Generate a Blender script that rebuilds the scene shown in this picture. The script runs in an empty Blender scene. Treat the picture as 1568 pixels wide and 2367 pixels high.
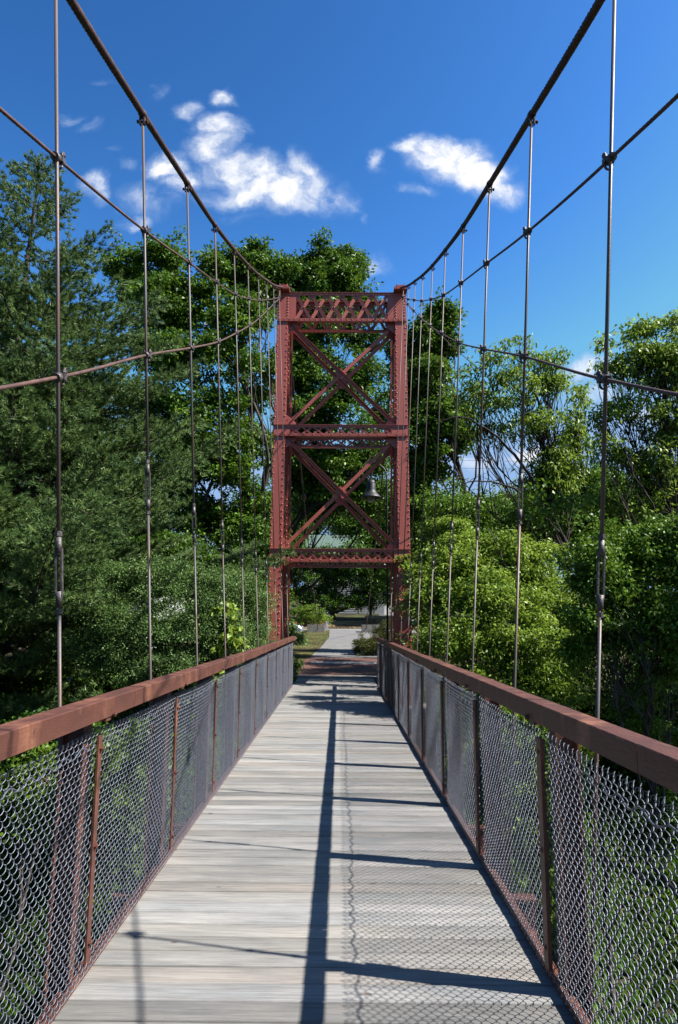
import bpy, math, random
import numpy as np
from mathutils import Vector, Matrix
C = bpy.context.scene
COL = C.collection
R = math.radians

# ------------------------------------------------------------------ camera
EYE = np.array([0.105, 0.0, 1.54])
PITCH, YAW, ROLL = 0.1594, -0.0082, -0.0067
def cam_axes():
    fw = np.array([math.sin(YAW)*math.cos(PITCH), math.cos(YAW)*math.cos(PITCH), math.sin(PITCH)])
    r = np.array([math.cos(YAW), -math.sin(YAW), 0]); u = np.cross(r, fw)
    c, s = math.cos(ROLL), math.sin(ROLL)
    return c*r-s*u, s*r+c*u, fw
RT, UP, FW = cam_axes()
cd = bpy.data.cameras.new('camera'); cam = bpy.data.objects.new('camera', cd); COL.objects.link(cam)
cd.sensor_fit = 'HORIZONTAL'; cd.sensor_width = 24; cd.lens = 24
cd.clip_start = 0.05; cd.clip_end = 5000
cam.matrix_world = Matrix(((RT[0], UP[0], -FW[0], EYE[0]), (RT[1], UP[1], -FW[1], EYE[1]),
                           (RT[2], UP[2], -FW[2], EYE[2]), (0, 0, 0, 1)))
C.camera = cam
def at(px, py, y):
    """world point at depth y seen at picture position (px, py) of a 1568 x 2367 picture"""
    a = FW + (px-784)/1568*RT + (1183.5-py)/1568*UP
    return EYE + a/a[1]*y

# ------------------------------------------------------------------ light
SUNV = Vector((0.842, -0.180, 1.0)).normalized()          # towards the sun
sd = bpy.data.lights.new('sun', 'SUN'); sun = bpy.data.objects.new('sun', sd); COL.objects.link(sun)
sd.energy = 5.0; sd.angle = R(0.6); sd.color = (1.0, 0.955, 0.89)
sun.rotation_euler = SUNV.to_track_quat('Z', 'Y').to_euler()
C.view_settings.view_transform = 'Standard'; C.view_settings.look = 'None'
C.view_settings.exposure = 1.35; C.view_settings.gamma = 1
C.cycles.max_bounces = 6; C.cycles.diffuse_bounces = 1; C.cycles.glossy_bounces = 2
C.cycles.transmission_bounces = 3; C.cycles.transparent_max_bounces = 4
C.cycles.sample_clamp_indirect = 3

W = bpy.data.worlds.new('World'); C.world = W; W.use_nodes = True
def build_world():
    nt = W.node_tree; N = nt.nodes; L = nt.links
    bg = N['Background']
    sky = N.new('ShaderNodeTexSky'); sky.sky_type = 'NISHITA'; sky.sun_disc = False
    sky.sun_elevation = math.asin(SUNV.z); sky.sun_rotation = math.atan2(SUNV.x, SUNV.y)
    sky.altitude = 0; sky.air_density = 1.0; sky.dust_density = 0.45; sky.ozone_density = 3.0
    hs = N.new('ShaderNodeHueSaturation'); hs.inputs['Saturation'].default_value = 1.08
    hs.inputs['Value'].default_value = 1.0
    gm = N.new('ShaderNodeGamma'); gm.inputs[1].default_value = 1.9; L.new(sky.outputs[0], gm.inputs[0])
    bm = N.new('ShaderNodeVectorMath'); bm.operation = 'MULTIPLY'; bm.inputs[1].default_value = (.78, .72, .555); L.new(gm.outputs[0], bm.inputs[0]); cp = N.new('ShaderNodeVectorMath'); cp.operation = 'MINIMUM'; cp.inputs[1].default_value = (2.6, 3.9, 6.1); L.new(bm.outputs[0], cp.inputs[0]); L.new(cp.outputs[0], hs.inputs['Color'])
    tc = N.new('ShaderNodeTexCoord')
    sp = N.new('ShaderNodeSeparateXYZ'); L.new(tc.outputs['Generated'], sp.inputs[0])
    def m(op, a, b=None, c=None, clamp=False):
        n = N.new('ShaderNodeMath'); n.operation = op; n.use_clamp = clamp
        for i, v in enumerate((a, b, c)):
            if v is None: continue
            if isinstance(v, (int, float)): n.inputs[i].default_value = v
            else: L.new(v, n.inputs[i])
        return n.outputs[0]
    ys = m('MAXIMUM', sp.outputs[1], 0.02)
    u = m('DIVIDE', sp.outputs[0], ys); v = m('DIVIDE', sp.outputs[2], ys)
    cb = N.new('ShaderNodeCombineXYZ'); L.new(u, cb.inputs[0]); L.new(v, cb.inputs[1])
    # wind-torn edges: displace the coordinate a little before the blobs are measured
    nz = N.new('ShaderNodeTexNoise'); nz.inputs['Scale'].default_value = 9; nz.inputs['Detail'].default_value = 7
    nz.inputs['Roughness'].default_value = .58
    L.new(cb.outputs[0], nz.inputs['Vector'])
    sb = N.new('ShaderNodeVectorMath'); sb.operation = 'SUBTRACT'; L.new(nz.outputs['Color'], sb.inputs[0]); sb.inputs[1].default_value = (.5, .5, .5)
    sc = N.new('ShaderNodeVectorMath'); sc.operation = 'MULTIPLY'; L.new(sb.outputs[0], sc.inputs[0]); sc.inputs[1].default_value = (.10, .088, 0)
    ad = N.new('ShaderNodeVectorMath'); ad.operation = 'ADD'; L.new(cb.outputs[0], ad.inputs[0]); L.new(sc.outputs[0], ad.inputs[1])
    blobs = [(495,300,62,36,1),(490,345,55,50,1),(560,400,95,52,1.1),(640,432,125,58,1.25),(705,388,50,45,.9),(395,395,60,36,1.1),(430,420,60,36,.9),
      (755,455,60,38,.8),(590,455,120,36,1),(800,480,40,30,.5),(1000,348,66,36,1.3),(1050,375,95,48,1.5),(1110,402,85,48,1.3),
      (1165,432,62,38,1),(960,342,60,24,1.0),(873,382,20,32,.75),(958,440,48,14,.6),(436,255,32,30,.8),(520,230,36,24,.9),(372,205,24,24,.45),
      (235,176,42,12,.33),(160,268,38,14,.45),(205,292,40,20,.45),(265,345,22,12,.35),(225,438,36,34,.95),(345,470,85,46,.55),(310,515,40,20,.7),(290,387,28,18,.5),
      (862,607,42,24,.75),(1370,858,110,24,.9),(1395,905,90,22,.7),(1490,955,70,22,.9),(1215,1058,60,20,.9),(1090,1060,80,22,.8),
      (325,606,36,16,.9),(560,505,70,18,.4),(835,512,16,18,.4)]
    acc = None
    for (px, py, a, b, k) in blobs:
        p = at(px, py, 1.0) - EYE
        e = N.new('ShaderNodeVectorMath'); e.operation = 'MULTIPLY_ADD'
        sx, sy = 1568/a/1.2, 1568/b/1.25
        L.new(ad.outputs[0], e.inputs[0]); e.inputs[1].default_value = (sx, sy, 0); e.inputs[2].default_value = (-p[0]*sx, -p[2]*sy, 0)
        ln = N.new('ShaderNodeVectorMath'); ln.operation = 'LENGTH'; L.new(e.outputs[0], ln.inputs[0])
        s = m('MULTIPLY', m('SUBTRACT', 1.32, ln.outputs['Value'], clamp=True), k*1.35)
        if acc is None: acc = s
        else:
            acc = m('SMOOTH_MAX', acc, s, .12)
    n2 = N.new('ShaderNodeTexNoise'); n2.inputs['Scale'].default_value = 26; n2.inputs['Detail'].default_value = 8; n2.inputs['Roughness'].default_value = .62
    L.new(ad.outputs[0], n2.inputs['Vector'])
    d = m('MULTIPLY', acc, m('ADD', m('MULTIPLY', n2.outputs['Fac'], 2.5), -.18))
    mr = N.new('ShaderNodeMapRange'); mr.interpolation_type = 'SMOOTHSTEP'; L.new(d, mr.inputs[0])
    mr.inputs[1].default_value = .14; mr.inputs[2].default_value = 2.0
    fac = m('MULTIPLY', mr.outputs[0], m('GREATER_THAN', sp.outputs[1], .05))
    # cloud colour: thin parts bluish, thick parts white
    cr = N.new('ShaderNodeMix'); cr.data_type = 'RGBA'; L.new(fac, cr.inputs[0])
    cr.inputs[6].default_value = (3.4, 4.7, 7.0, 1); cr.inputs[7].default_value = (7.4, 7.5, 7.8, 1)
    mx = N.new('ShaderNodeMix'); mx.data_type = 'RGBA'; L.new(fac, mx.inputs[0]); L.new(hs.outputs[0], mx.inputs[6]); L.new(cr.outputs[2], mx.inputs[7])
    L.new(mx.outputs[2], bg.inputs['Color']); bg.inputs['Strength'].default_value = 0.054
build_world()

# ------------------------------------------------------------------ helpers
def tag(o, label=None, cat=None, group=None, kind=None):
    if label: o['label'] = label
    if cat: o['category'] = cat
    if group: o['group'] = group
    if kind: o['kind'] = kind
    return o
def empty(name, loc, label=None, cat=None, group=None):
    o = bpy.data.objects.new(name, None); COL.objects.link(o); o.location = loc; o.empty_display_size = .2
    tag(o, label, cat, group); return o
def link(name, me, mat, parent=None):
    o = bpy.data.objects.new(name, me); COL.objects.link(o)
    if mat is not None and not me.materials: me.materials.append(mat)
    if parent is not None:
        o.parent = parent; o.matrix_parent_inverse = Matrix.Translation(-Vector(parent.location))
    return o
def copy_tree(o, off, parent=None):
    c = o.copy(); COL.objects.link(c)
    if parent is not None: c.parent = parent
    else: c.location = Vector(o.location) + Vector(off)
    for ch in [x for x in COL.objects if x.parent == o]:
        copy_tree(ch, off, c)
    return c
def np_mesh(name, V, F, smooth=False, face_attr=None):
    """V (n,3), F (m,k) all the same k"""
    V = np.ascontiguousarray(V, dtype=np.float32); F = np.ascontiguousarray(F, dtype=np.int32)
    me = bpy.data.meshes.new(name)
    m, k = F.shape
    me.vertices.add(len(V)); me.vertices.foreach_set('co', V.ravel())
    me.loops.add(m*k); me.loops.foreach_set('vertex_index', F.ravel())
    me.polygons.add(m); me.polygons.foreach_set('loop_start', np.arange(0, m*k, k, dtype=np.int32))
    try: me.polygons.foreach_set('loop_total', np.full(m, k, dtype=np.int32))
    except Exception: pass
    me.update(calc_edges=True)
    if smooth: me.polygons.foreach_set('use_smooth', np.ones(m, dtype=bool))
    if face_attr is not None:
        a = me.attributes.new('tint', 'FLOAT', 'FACE'); a.data.foreach_set('value', np.asarray(face_attr, dtype=np.float32))
    return me
def tube_np(pts, rad, sides=8, lobes=0, twist=0, amp=0, cap=False):
    pts = np.asarray(pts, float); n = len(pts); rad = np.broadcast_to(np.asarray(rad, float), (n,)).copy()
    t = np.gradient(pts, axis=0); t /= np.linalg.norm(t, axis=1)[:, None]+1e-12
    ref = np.array([0, 0, 1.0]) if abs(t[0, 2]) < .9 else np.array([1.0, 0, 0])
    a = np.cross(t, ref)
    bad = np.linalg.norm(a, axis=1) < .05
    if bad.any():
        a[bad] = np.cross(t[bad], np.array([0, 1.0, 0.02]))
    a /= np.linalg.norm(a, axis=1)[:, None]; b = np.cross(t, a)
    th = np.arange(sides)/sides*2*np.pi
    rr = rad[:, None]*np.ones(sides)[None]
    if lobes:
        s = np.concatenate([[0], np.cumsum(np.linalg.norm(np.diff(pts, axis=0), axis=1))])
        rr = rr*(1+amp*np.abs(np.cos(.5*lobes*(th[None]-twist*s[:, None]))) - amp*.5)
    V = pts[:, None]+rr[:, :, None]*(np.cos(th)[None, :, None]*a[:, None]+np.sin(th)[None, :, None]*b[:, None])
    i = np.arange(n-1)[:, None]*sides; j = np.arange(sides)[None]; k = (j+1) % sides
    F = np.stack([i+j, i+k, i+sides+k, i+sides+j], -1).reshape(-1, 4)
    V = V.reshape(-1, 3)
    if cap:
        for base, flip in ((0, 1), ((n-1)*sides, 0)):
            c = len(V); V = np.vstack([V, pts[0 if flip else -1][None]])
            q = np.arange(0, sides, 2)
            f = np.stack([np.full_like(q, c), base+q, base+(q+1) % sides, base+(q+2) % sides], -1)
            F = np.vstack([F, f[:, ::-1] if flip else f])
    return V, F
def join_np(parts):
    Vs, Fs, o = [], [], 0
    for V, F in parts:
        Vs.append(V); Fs.append(F+o); o += len(V)
    return np.vstack(Vs), np.vstack(Fs)
class MB:
    def __init__(s): s.v = []; s.f = []; s.sm = []
    def add(s, V, F, smooth=False):
        o = len(s.v); s.v += [tuple(map(float, p)) for p in V]
        for f in F:
            f = [int(i)+o for i in f]; s.f.append(f); s.sm.append(smooth)
        return s
    def box(s, c, d, M=None):
        hx, hy, hz = d[0]/2, d[1]/2, d[2]/2
        V = [Vector((x*hx, y*hy, z*hz)) for x in (-1, 1) for y in (-1, 1) for z in (-1, 1)]
        if M is not None: V = [M @ p for p in V]
        V = [p+Vector(c) for p in V]
        return s.add(V, [(0, 1, 3, 2), (4, 6, 7, 5), (0, 4, 5, 1), (2, 3, 7, 6), (0, 2, 6, 4), (1, 5, 7, 3)])
    def beam(s, p0, p1, w, d, side=(1, 0, 0), off=(0, 0), L=None):
        """box from p0 to p1; w along the projected `side`, d along the third axis; off shifts (w, d)"""
        p0, p1 = Vector(p0), Vector(p1); t = (p1-p0); ln = t.length; t.normalize()
        a = Vector(side); a = (a-t*a.dot(t)).normalized(); b = t.cross(a)
        V = []
        for q in (p0, p1):
            for sa, sb_ in ((-1, -1), (1, -1), (1, 1), (-1, 1)):
                V.append(q+a*(sa*w/2+off[0])+b*(sb_*d/2+off[1]))
        return s.add(V, [(3, 2, 1, 0), (4, 5, 6, 7), (0, 1, 5, 4), (1, 2, 6, 5), (2, 3, 7, 6), (3, 0, 4, 7)])
    def tube(s, pts, rad, sides=8, cap=True, smooth=True):
        V, F = tube_np(pts, rad, sides)
        o = len(s.v); s.add(V, F, smooth)
        if cap:
            n = len(pts); s.f.append([o+i for i in range(sides)][::-1]); s.sm.append(False)
            s.f.append([o+(n-1)*sides+i for i in range(sides)]); s.sm.append(False)
        return s
    def hexnut(s, c, axis, r, h):
        ax = Vector(axis).normalized()
        return s.tube([Vector(c)-ax*h/2, Vector(c)+ax*h/2], r, 6, True, False)
    def rivet(s, c, n, r=.02, h=.014):
        n = Vector(n).normalized(); a = n.orthogonal().normalized(); b = n.cross(a); c = Vector(c)
        V = []
        for rr, hh in ((1, 0), (.75, .65)):
            for i in range(7):
                t = i/7*2*math.pi; V.append(c+(a*math.cos(t)+b*math.sin(t))*r*rr+n*h*hh)
        V.append(c+n*h)
        F = [(i, (i+1) % 7, 7+(i+1) % 7, 7+i) for i in range(7)]+[(7+i, 7+(i+1) % 7, 14) for i in range(7)]
        return s.add(V, F, True)
    def lathe(s, c, prof, sides=20):
        V = []; F = []
        for r, z in prof:
            for i in range(sides):
                t = i/sides*2*math.pi; V.append((c[0]+r*math.cos(t), c[1]+r*math.sin(t), c[2]+z))
        for k in range(len(prof)-1):
            for i in range(sides):
                j = (i+1) % sides; F.append((k*sides+i, k*sides+j, (k+1)*sides+j, (k+1)*sides+i))
        return s.add(V, F, True)
    def build(s, name, mat, parent=None):
        me = bpy.data.meshes.new(name); me.from_pydata(s.v, [], s.f); me.update()
        me.polygons.foreach_set('use_smooth', s.sm)
        return link(name, me, mat, parent)

# ------------------------------------------------------------------ materials
ALB = .66
def mat(name, col, rough=.6, metal=0, col2=None, scale=8, detail=6, spec=.5, bump=0, bscale=60, stretch=(1, 1, 1), lo=.4, hi=.65, col3=None):
    col, col2, col3 = [tuple(v*ALB for v in q) if q else q for q in (col, col2, col3)]
    m = bpy.data.materials.new(name); m.use_nodes = True; nt = m.node_tree; N = nt.nodes; L = nt.links
    b = N['Principled BSDF']; b.inputs['Roughness'].default_value = rough; b.inputs['Metallic'].default_value = metal
    b.inputs['Specular IOR Level'].default_value = spec
    b.inputs['Base Color'].default_value = (*col, 1)
    tc = N.new('ShaderNodeTexCoord'); mp = N.new('ShaderNodeMapping'); mp.inputs['Scale'].default_value = stretch
    L.new(tc.outputs['Object'], mp.inputs[0])
    if col2:
        n = N.new('ShaderNodeTexNoise'); n.inputs['Scale'].default_value = scale; n.inputs['Detail'].default_value = detail
        L.new(mp.outputs[0], n.inputs['Vector'])
        r = N.new('ShaderNodeValToRGB'); r.color_ramp.elements[0].position = lo; r.color_ramp.elements[1].position = hi
        r.color_ramp.elements[0].color = (*col, 1); r.color_ramp.elements[1].color = (*col2, 1)
        if col3:
            e = r.color_ramp.elements.new(min(1, hi+.12)); e.color = (*col3, 1)
        L.new(n.outputs['Fac'], r.inputs[0]); L.new(r.outputs[0], b.inputs['Base Color'])
    if bump:
        n = N.new('ShaderNodeTexNoise'); n.inputs['Scale'].default_value = bscale; n.inputs['Detail'].default_value = 5
        L.new(mp.outputs[0], n.inputs['Vector'])
        bp = N.new('ShaderNodeBump'); bp.inputs['Strength'].default_value = bump; bp.inputs['Distance'].default_value = .01
        L.new(n.outputs['Fac'], bp.inputs['Height']); L.new(bp.outputs[0], b.inputs['Normal'])
    return m
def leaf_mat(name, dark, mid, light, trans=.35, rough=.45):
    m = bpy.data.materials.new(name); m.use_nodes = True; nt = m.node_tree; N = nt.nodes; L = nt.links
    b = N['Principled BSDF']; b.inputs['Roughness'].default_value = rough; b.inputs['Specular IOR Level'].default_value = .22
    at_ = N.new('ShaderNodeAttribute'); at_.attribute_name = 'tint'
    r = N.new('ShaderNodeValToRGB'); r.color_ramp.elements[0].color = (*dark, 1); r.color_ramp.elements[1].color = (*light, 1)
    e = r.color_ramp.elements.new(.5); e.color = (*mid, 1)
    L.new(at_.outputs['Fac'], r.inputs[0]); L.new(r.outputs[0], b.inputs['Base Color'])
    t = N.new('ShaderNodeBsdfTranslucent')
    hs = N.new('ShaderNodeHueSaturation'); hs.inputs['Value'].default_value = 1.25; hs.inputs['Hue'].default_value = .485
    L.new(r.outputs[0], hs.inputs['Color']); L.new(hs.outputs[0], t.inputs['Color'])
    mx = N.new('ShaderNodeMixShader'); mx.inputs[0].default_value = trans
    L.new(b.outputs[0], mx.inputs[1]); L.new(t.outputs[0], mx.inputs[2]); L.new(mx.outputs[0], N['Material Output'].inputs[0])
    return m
M = {}
M['tower'] = mat('tower_paint', (.47, .112, .080), .45, 0, (.39, .092, .066), 3, 8, .45, .12, 90, lo=.35, hi=.75)
def rusty(m, sc=7.0, lo=.60, hi=.70, col=(.085, .032, .02)):
    nt = m.node_tree; N = nt.nodes; L = nt.links; b = N['Principled BSDF']
    src = b.inputs['Base Color'].links[0].from_socket
    tc = N.new('ShaderNodeTexCoord'); mp = N.new('ShaderNodeMapping'); mp.inputs['Scale'].default_value = (1, 1, .45); L.new(tc.outputs['Object'], mp.inputs[0])
    n = N.new('ShaderNodeTexNoise'); n.inputs['Scale'].default_value = sc; n.inputs['Detail'].default_value = 9; n.inputs['Roughness'].default_value = .68; L.new(mp.outputs[0], n.inputs['Vector'])
    mr = N.new('ShaderNodeMapRange'); mr.inputs[1].default_value = lo; mr.inputs[2].default_value = hi; L.new(n.outputs['Fac'], mr.inputs[0])
    x = N.new('ShaderNodeMix'); x.data_type = 'RGBA'; L.new(mr.outputs[0], x.inputs[0]); L.new(src, x.inputs[6]); x.inputs[7].default_value = (*col, 1); L.new(x.outputs[2], b.inputs['Base Color'])
rusty(M['tower'], 3.2, .585, .72, (.16, .045, .032))
M['rail'] = mat('rail_paint', (.135, .050, .035), .55, 0, (.095, .036, .027), 14, 8, .4, .2, 120, (1, .3, 1), .4, .68, (.17, .075, .05))
rusty(M['rail'], 5.5, .52, .70, (.20, .085, .05)); rusty(M['rail'], 16, .60, .68, (.05, .022, .018))
M['cable'] = mat('cable_rust', (.060, .030, .024), .6, .15, (.105, .050, .036), 18, 5, .4, .2, 200)
M['rope'] = mat('rope_rust', (.10, .052, .042), .6, .15, (.16, .085, .065), 12, 5, .4, .15, 200)
M['rod'] = mat('rod_steel', (.125, .105, .105), .5, .2, (.16, .095, .07), 4, 6, .4, .1, 150, (1, 1, .6), .42, .66)
M['clampm'] = mat('clamp_steel', (.085, .07, .068), .5, .4, (.17, .15, .15), 40, 4, .5, .3, 150)
M['wire'] = mat('galvanised_wire', (.22, .245, .30), .46, .65, (.12, .135, .165), 30, 4, .5)
M['wirerust'] = mat('rusty_tie_wire', (.16, .075, .05), .6, .2)
M['concrete'] = mat('concrete', (.33, .31, .28), .9, 0, (.23, .22, .20), 6, 8, .2, .4, 40)
M['black'] = mat('black_paint', (.012, .013, .015), .55, 0, (.02, .022, .026), 12, 4, .5)
M['bark'] = mat('bark', (.075, .06, .048), .9, 0, (.15, .13, .11), 9, 8, .15, .8, 25, (1, 1, .25))
M['bark_dark'] = mat('dark_bark', (.035, .028, .022), .9, 0, (.07, .058, .048), 9, 8, .15, .8, 25, (1, 1, .25))
M['asphalt'] = mat('path_asphalt', (.19, .185, .178), .9, 0, (.235, .23, .22), 2.2, 10, .2, .35, 90)
M['road'] = mat('road_asphalt', (.21, .205, .20), .9, 0, (.26, .255, .25), 1.2, 10, .2, .3, 60)
M['paint'] = mat('road_marking', (.75, .74, .72), .7, 0, (.55, .54, .52), 6, 8, .2)
M['walk'] = mat('pavement', (.36, .345, .31), .9, 0, (.29, .28, .25), 3, 8, .2)
M['white'] = mat('white_boards', (.68, .70, .70), .6, 0, (.58, .60, .61), 2, 4, .3)
M['roof_green'] = mat('green_roof', (.11, .165, .13), .6, 0, (.14, .20, .165), 2, 5, .3)
M['roof_dark'] = mat('dark_shingle_roof', (.045, .045, .052), .8, 0, (.075, .075, .085), 5, 8, .3, .4, 20)
M['glassy'] = mat('window_glass', (.02, .025, .03), .06, 0, None, spec=.8)
M['carpaint'] = mat('car_paint', (.42, .50, .60), .25, .5, (.44, .52, .62), 3, 2, .6)
M['tyre'] = mat('tyre_rubber', (.02, .02, .02), .8)
M['rim'] = mat('rim_metal', (.5, .5, .52), .35, .8)
M['lens'] = mat('lamp_glass', (.55, .52, .42), .25, 0, (.42, .40, .33), 20, 3, .6)
M['light'] = mat('headlight_lens', (.8, .8, .8), .15)
M['leaf_deep'] = leaf_mat('leaf_deep', (.020, .052, .006), (.055, .125, .011), (.130, .235, .024), .28)
M['leaf_bright'] = leaf_mat('leaf_bright', (.044, .092, .009), (.138, .230, .024), (.27, .375, .055), .36)
M['leaf_yellow'] = leaf_mat('leaf_yellow', (.075, .135, .014), (.155, .24, .03), (.26, .36, .05), .38)
M['leaf_small'] = leaf_mat('leaf_small', (.028, .060, .016), (.088, .160, .042), (.17, .26, .075), .28)
M['leaf_hedge'] = leaf_mat('leaf_hedge', (.030, .038, .008), (.070, .084, .018), (.14, .15, .04), .2)
M['needle'] = leaf_mat('pine_needle', (.024, .056, .018), (.098, .168, .048), (.22, .315, .09), .22, .5)
M['grass'] = leaf_mat('grass_blade', (.10, .11, .03), (.18, .175, .06), (.29, .25, .11), .3)
M['drygrass'] = leaf_mat('dry_grass_blade', (.17, .11, .055), (.28, .20, .10), (.40, .32, .17), .3)

def wood_mat():
    m = bpy.data.materials.new('weathered_planks'); m.use_nodes = True; nt = m.node_tree; N = nt.nodes; L = nt.links
    b = N['Principled BSDF']; b.inputs['Roughness'].default_value = .85; b.inputs['Specular IOR Level'].default_value = .15
    tc = N.new('ShaderNodeTexCoord'); tint = N.new('ShaderNodeAttribute'); tint.attribute_name = 'tint'
    # shift the grain from board to board with the board's own tint value
    mul = N.new('ShaderNodeMath'); mul.operation = 'MULTIPLY'; mul.inputs[1].default_value = 37.0; L.new(tint.outputs['Fac'], mul.inputs[0])
    cb = N.new('ShaderNodeCombineXYZ'); L.new(mul.outputs[0], cb.inputs[0]); L.new(mul.outputs[0], cb.inputs[2])
    ad = N.new('ShaderNodeVectorMath'); ad.operation = 'ADD'; L.new(tc.outputs['Object'], ad.inputs[0]); L.new(cb.outputs[0], ad.inputs[1])
    def noise(sc, stretch, det=6, rough=.6):
        mp = N.new('ShaderNodeMapping'); mp.inputs['Scale'].default_value = stretch; L.new(ad.outputs[0], mp.inputs[0])
        n = N.new('ShaderNodeTexNoise'); n.inputs['Scale'].default_value = sc; n.inputs['Detail'].default_value = det
        n.inputs['Roughness'].default_value = rough; L.new(mp.outputs[0], n.inputs['Vector']); return n.outputs['Fac']
    grain = noise(9, (.45, 5, 1), 9, .75); blot = noise(1.8, (.7, 2.2, 1), 5, .6); fine = noise(60, (.06, 2.2, 1), 4, .6)
    r0 = N.new('ShaderNodeValToRGB'); r0.color_ramp.interpolation = 'LINEAR'
    el = r0.color_ramp.elements; el[0].position = 0; el[0].color = (0.142, 0.140, 0.139, 1); el[1].position = 1; el[1].color = (0.226, 0.225, 0.228, 1)
    for p, c in ((.25, (0.235, 0.229, 0.220, 1)), (.5, (0.189, 0.188, 0.191, 1)), (.7, (0.262, 0.262, 0.263, 1)), (.85, (0.199, 0.185, 0.174, 1))):
        e = el.new(p); e.color = c
    L.new(tint.outputs['Fac'], r0.inputs[0])
    def mixm(fac, a, bcol, t='MULTIPLY', f=1.0):
        x = N.new('ShaderNodeMix'); x.data_type = 'RGBA'; x.blend_type = t; x.inputs[0].default_value = f
        L.new(a, x.inputs[6]); L.new(bcol, x.inputs[7]); return x.outputs[2]
    def ramp(f, a, bb, lo, hi):
        r = N.new('ShaderNodeValToRGB'); r.color_ramp.elements[0].position = lo; r.color_ramp.elements[1].position = hi
        r.color_ramp.elements[0].color = (*a, 1); r.color_ramp.elements[1].color = (*bb, 1); L.new(f, r.inputs[0]); return r.outputs[0]
    c = mixm(1, r0.outputs[0], ramp(grain, (.80, .80, .79), (1.06, 1.06, 1.05), .33, .62))
    c = mixm(1, c, ramp(blot, (.78, .80, .80), (1.12, 1.08, 1.02), .36, .64))
    c = mixm(1, c, ramp(fine, (.80, .79, .78), (1.06, 1.06, 1.06), .36, .56))
    # knots
    vo = N.new('ShaderNodeTexVoronoi'); vo.inputs['Scale'].default_value = 3.1
    mp = N.new('ShaderNodeMapping'); mp.inputs['Scale'].default_value = (1, 1.5, .01); L.new(ad.outputs[0], mp.inputs[0]); L.new(mp.outputs[0], vo.inputs['Vector'])
    c = mixm(1, c, ramp(vo.outputs['Distance'], (.50, .42, .36), (1, 1, 1), .03, .075))
    L.new(c, b.inputs['Base Color'])
    bp = N.new('ShaderNodeBump'); bp.inputs['Strength'].default_value = .5; bp.inputs['Distance'].default_value = .004
    L.new(grain, bp.inputs['Height']); L.new(bp.outputs[0], b.inputs['Normal'])
    return m
M['wood'] = wood_mat()
M['water'] = mat('river_water', (.012, .02, .016), .08, 0, None, spec=.5, bump=.15, bscale=2)
M['brick'] = mat('brick_pavers', (.17, .085, .068), .85, 0, (.12, .065, .052), 12, 6, .2, .3, 40)
M['paver'] = mat('pale_pavers', (.36, .35, .33), .85, 0, (.26, .25, .24), 8, 6, .2)
def ground_mat():
    m = mat('ground_soil_and_turf', (.05, .04, .026), .95, 0, (.10, .115, .035), .55, 9, .1, .5, 6, (1, 1, 1), .38, .62, (.30, .25, .13))
    return m   # bare soil, moss and bleached turf in patches
M['ground'] = ground_mat()

# ------------------------------------------------------------------ terrain
def sstep(a, b, x):
    t = np.clip((x-a)/(b-a), 0, 1); return t*t*(3-2*t)
def T(x, y):
    x = np.asarray(x, float); y = np.asarray(y, float)
    h = -5.2+5.12*sstep(8.5, 18.6, y)
    h = h-1.3*sstep(2.3, 6, np.abs(x))*(1-sstep(20, 30, y))
    h = h+.041*np.clip(y-24, 0, 24)+.072*np.clip(y-57, 0, 90)+.02*np.clip(y-147, 0, 400)
    h = h-.055*np.clip(np.abs(x)-2.2, 0, 9)*sstep(22, 30, y)*(1-sstep(47, 56, y)*.75)
    wob = .12*np.sin(x*.9+1.3)*np.sin(y*.7)+.06*np.sin(x*2.3+y*1.7)
    return h+wob*(1-np.exp(-np.maximum(np.abs(x)-2.5, 0)))*.8
def axis_pts(lo, hi, fine_lo, fine_hi, step):
    a = list(np.arange(fine_lo, fine_hi+1e-6, step)); s = step; x = fine_lo
    while x > lo: s *= 1.35; x -= s; a.insert(0, max(x, lo))
    s = step; x = fine_hi
    while x < hi: s *= 1.35; x += s; a.append(min(x, hi))
    return np.array(a)
def make_ground():
    xs = axis_pts(-1800, 1800, -16, 16, .5); ys = axis_pts(-1800, 1800, 0, 70, .5)
    X, Y = np.meshgrid(xs, ys); Z = T(X, np.minimum(Y, 600))
    far = np.where(Y < -20, 4*sstep(-20, -60, Y), 0)
    V = np.stack([X, Y, Z+far], -1).reshape(-1, 3); ny, nx = X.shape
    i = np.arange(ny-1)[:, None]*nx+np.arange(nx-1)[None]
    F = np.stack([i, i+1, i+nx+1, i+nx], -1).reshape(-1, 4)
    o = link('ground', np_mesh('ground', V, F, True), M['ground']); tag(o, kind='structure')
make_ground()
def ribbon(name, left, right, m, lift, n=24, kind='structure'):
    """a sheet between two polylines [(x,y)], draped on the terrain"""
    def resample(P, k):
        P = np.asarray(P, float); d = np.concatenate([[0], np.cumsum(np.linalg.norm(np.diff(P, axis=0), axis=1))])
        t = np.linspace(0, d[-1], k); return np.stack([np.interp(t, d, P[:, 0]), np.interp(t, d, P[:, 1])], -1)
    A, B = resample(left, n), resample(right, n); K = 8
    V = []
    for a, b in zip(A, B):
        for k in range(K+1):
            p = a+(b-a)*k/K; V.append((p[0], p[1], float(T(p[0], p[1]))+lift))
    F = [(i*(K+1)+k, i*(K+1)+k+1, (i+1)*(K+1)+k+1, (i+1)*(K+1)+k) for i in range(n-1) for k in range(K)]
    o = link(name, np_mesh(name, np.array(V), np.array(F), True), m); tag(o, kind=kind); return o
ribbon('path', [(-1.27, 27.3), (-1.25, 27.9), (-1.0, 32), (-.75, 40), (-.9, 48.2)], [(1.9, 27.3), (1.9, 27.9), (1.9, 32), (2.1, 40), (3.4, 48.2)], M['asphalt'], .03, 60)
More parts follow.
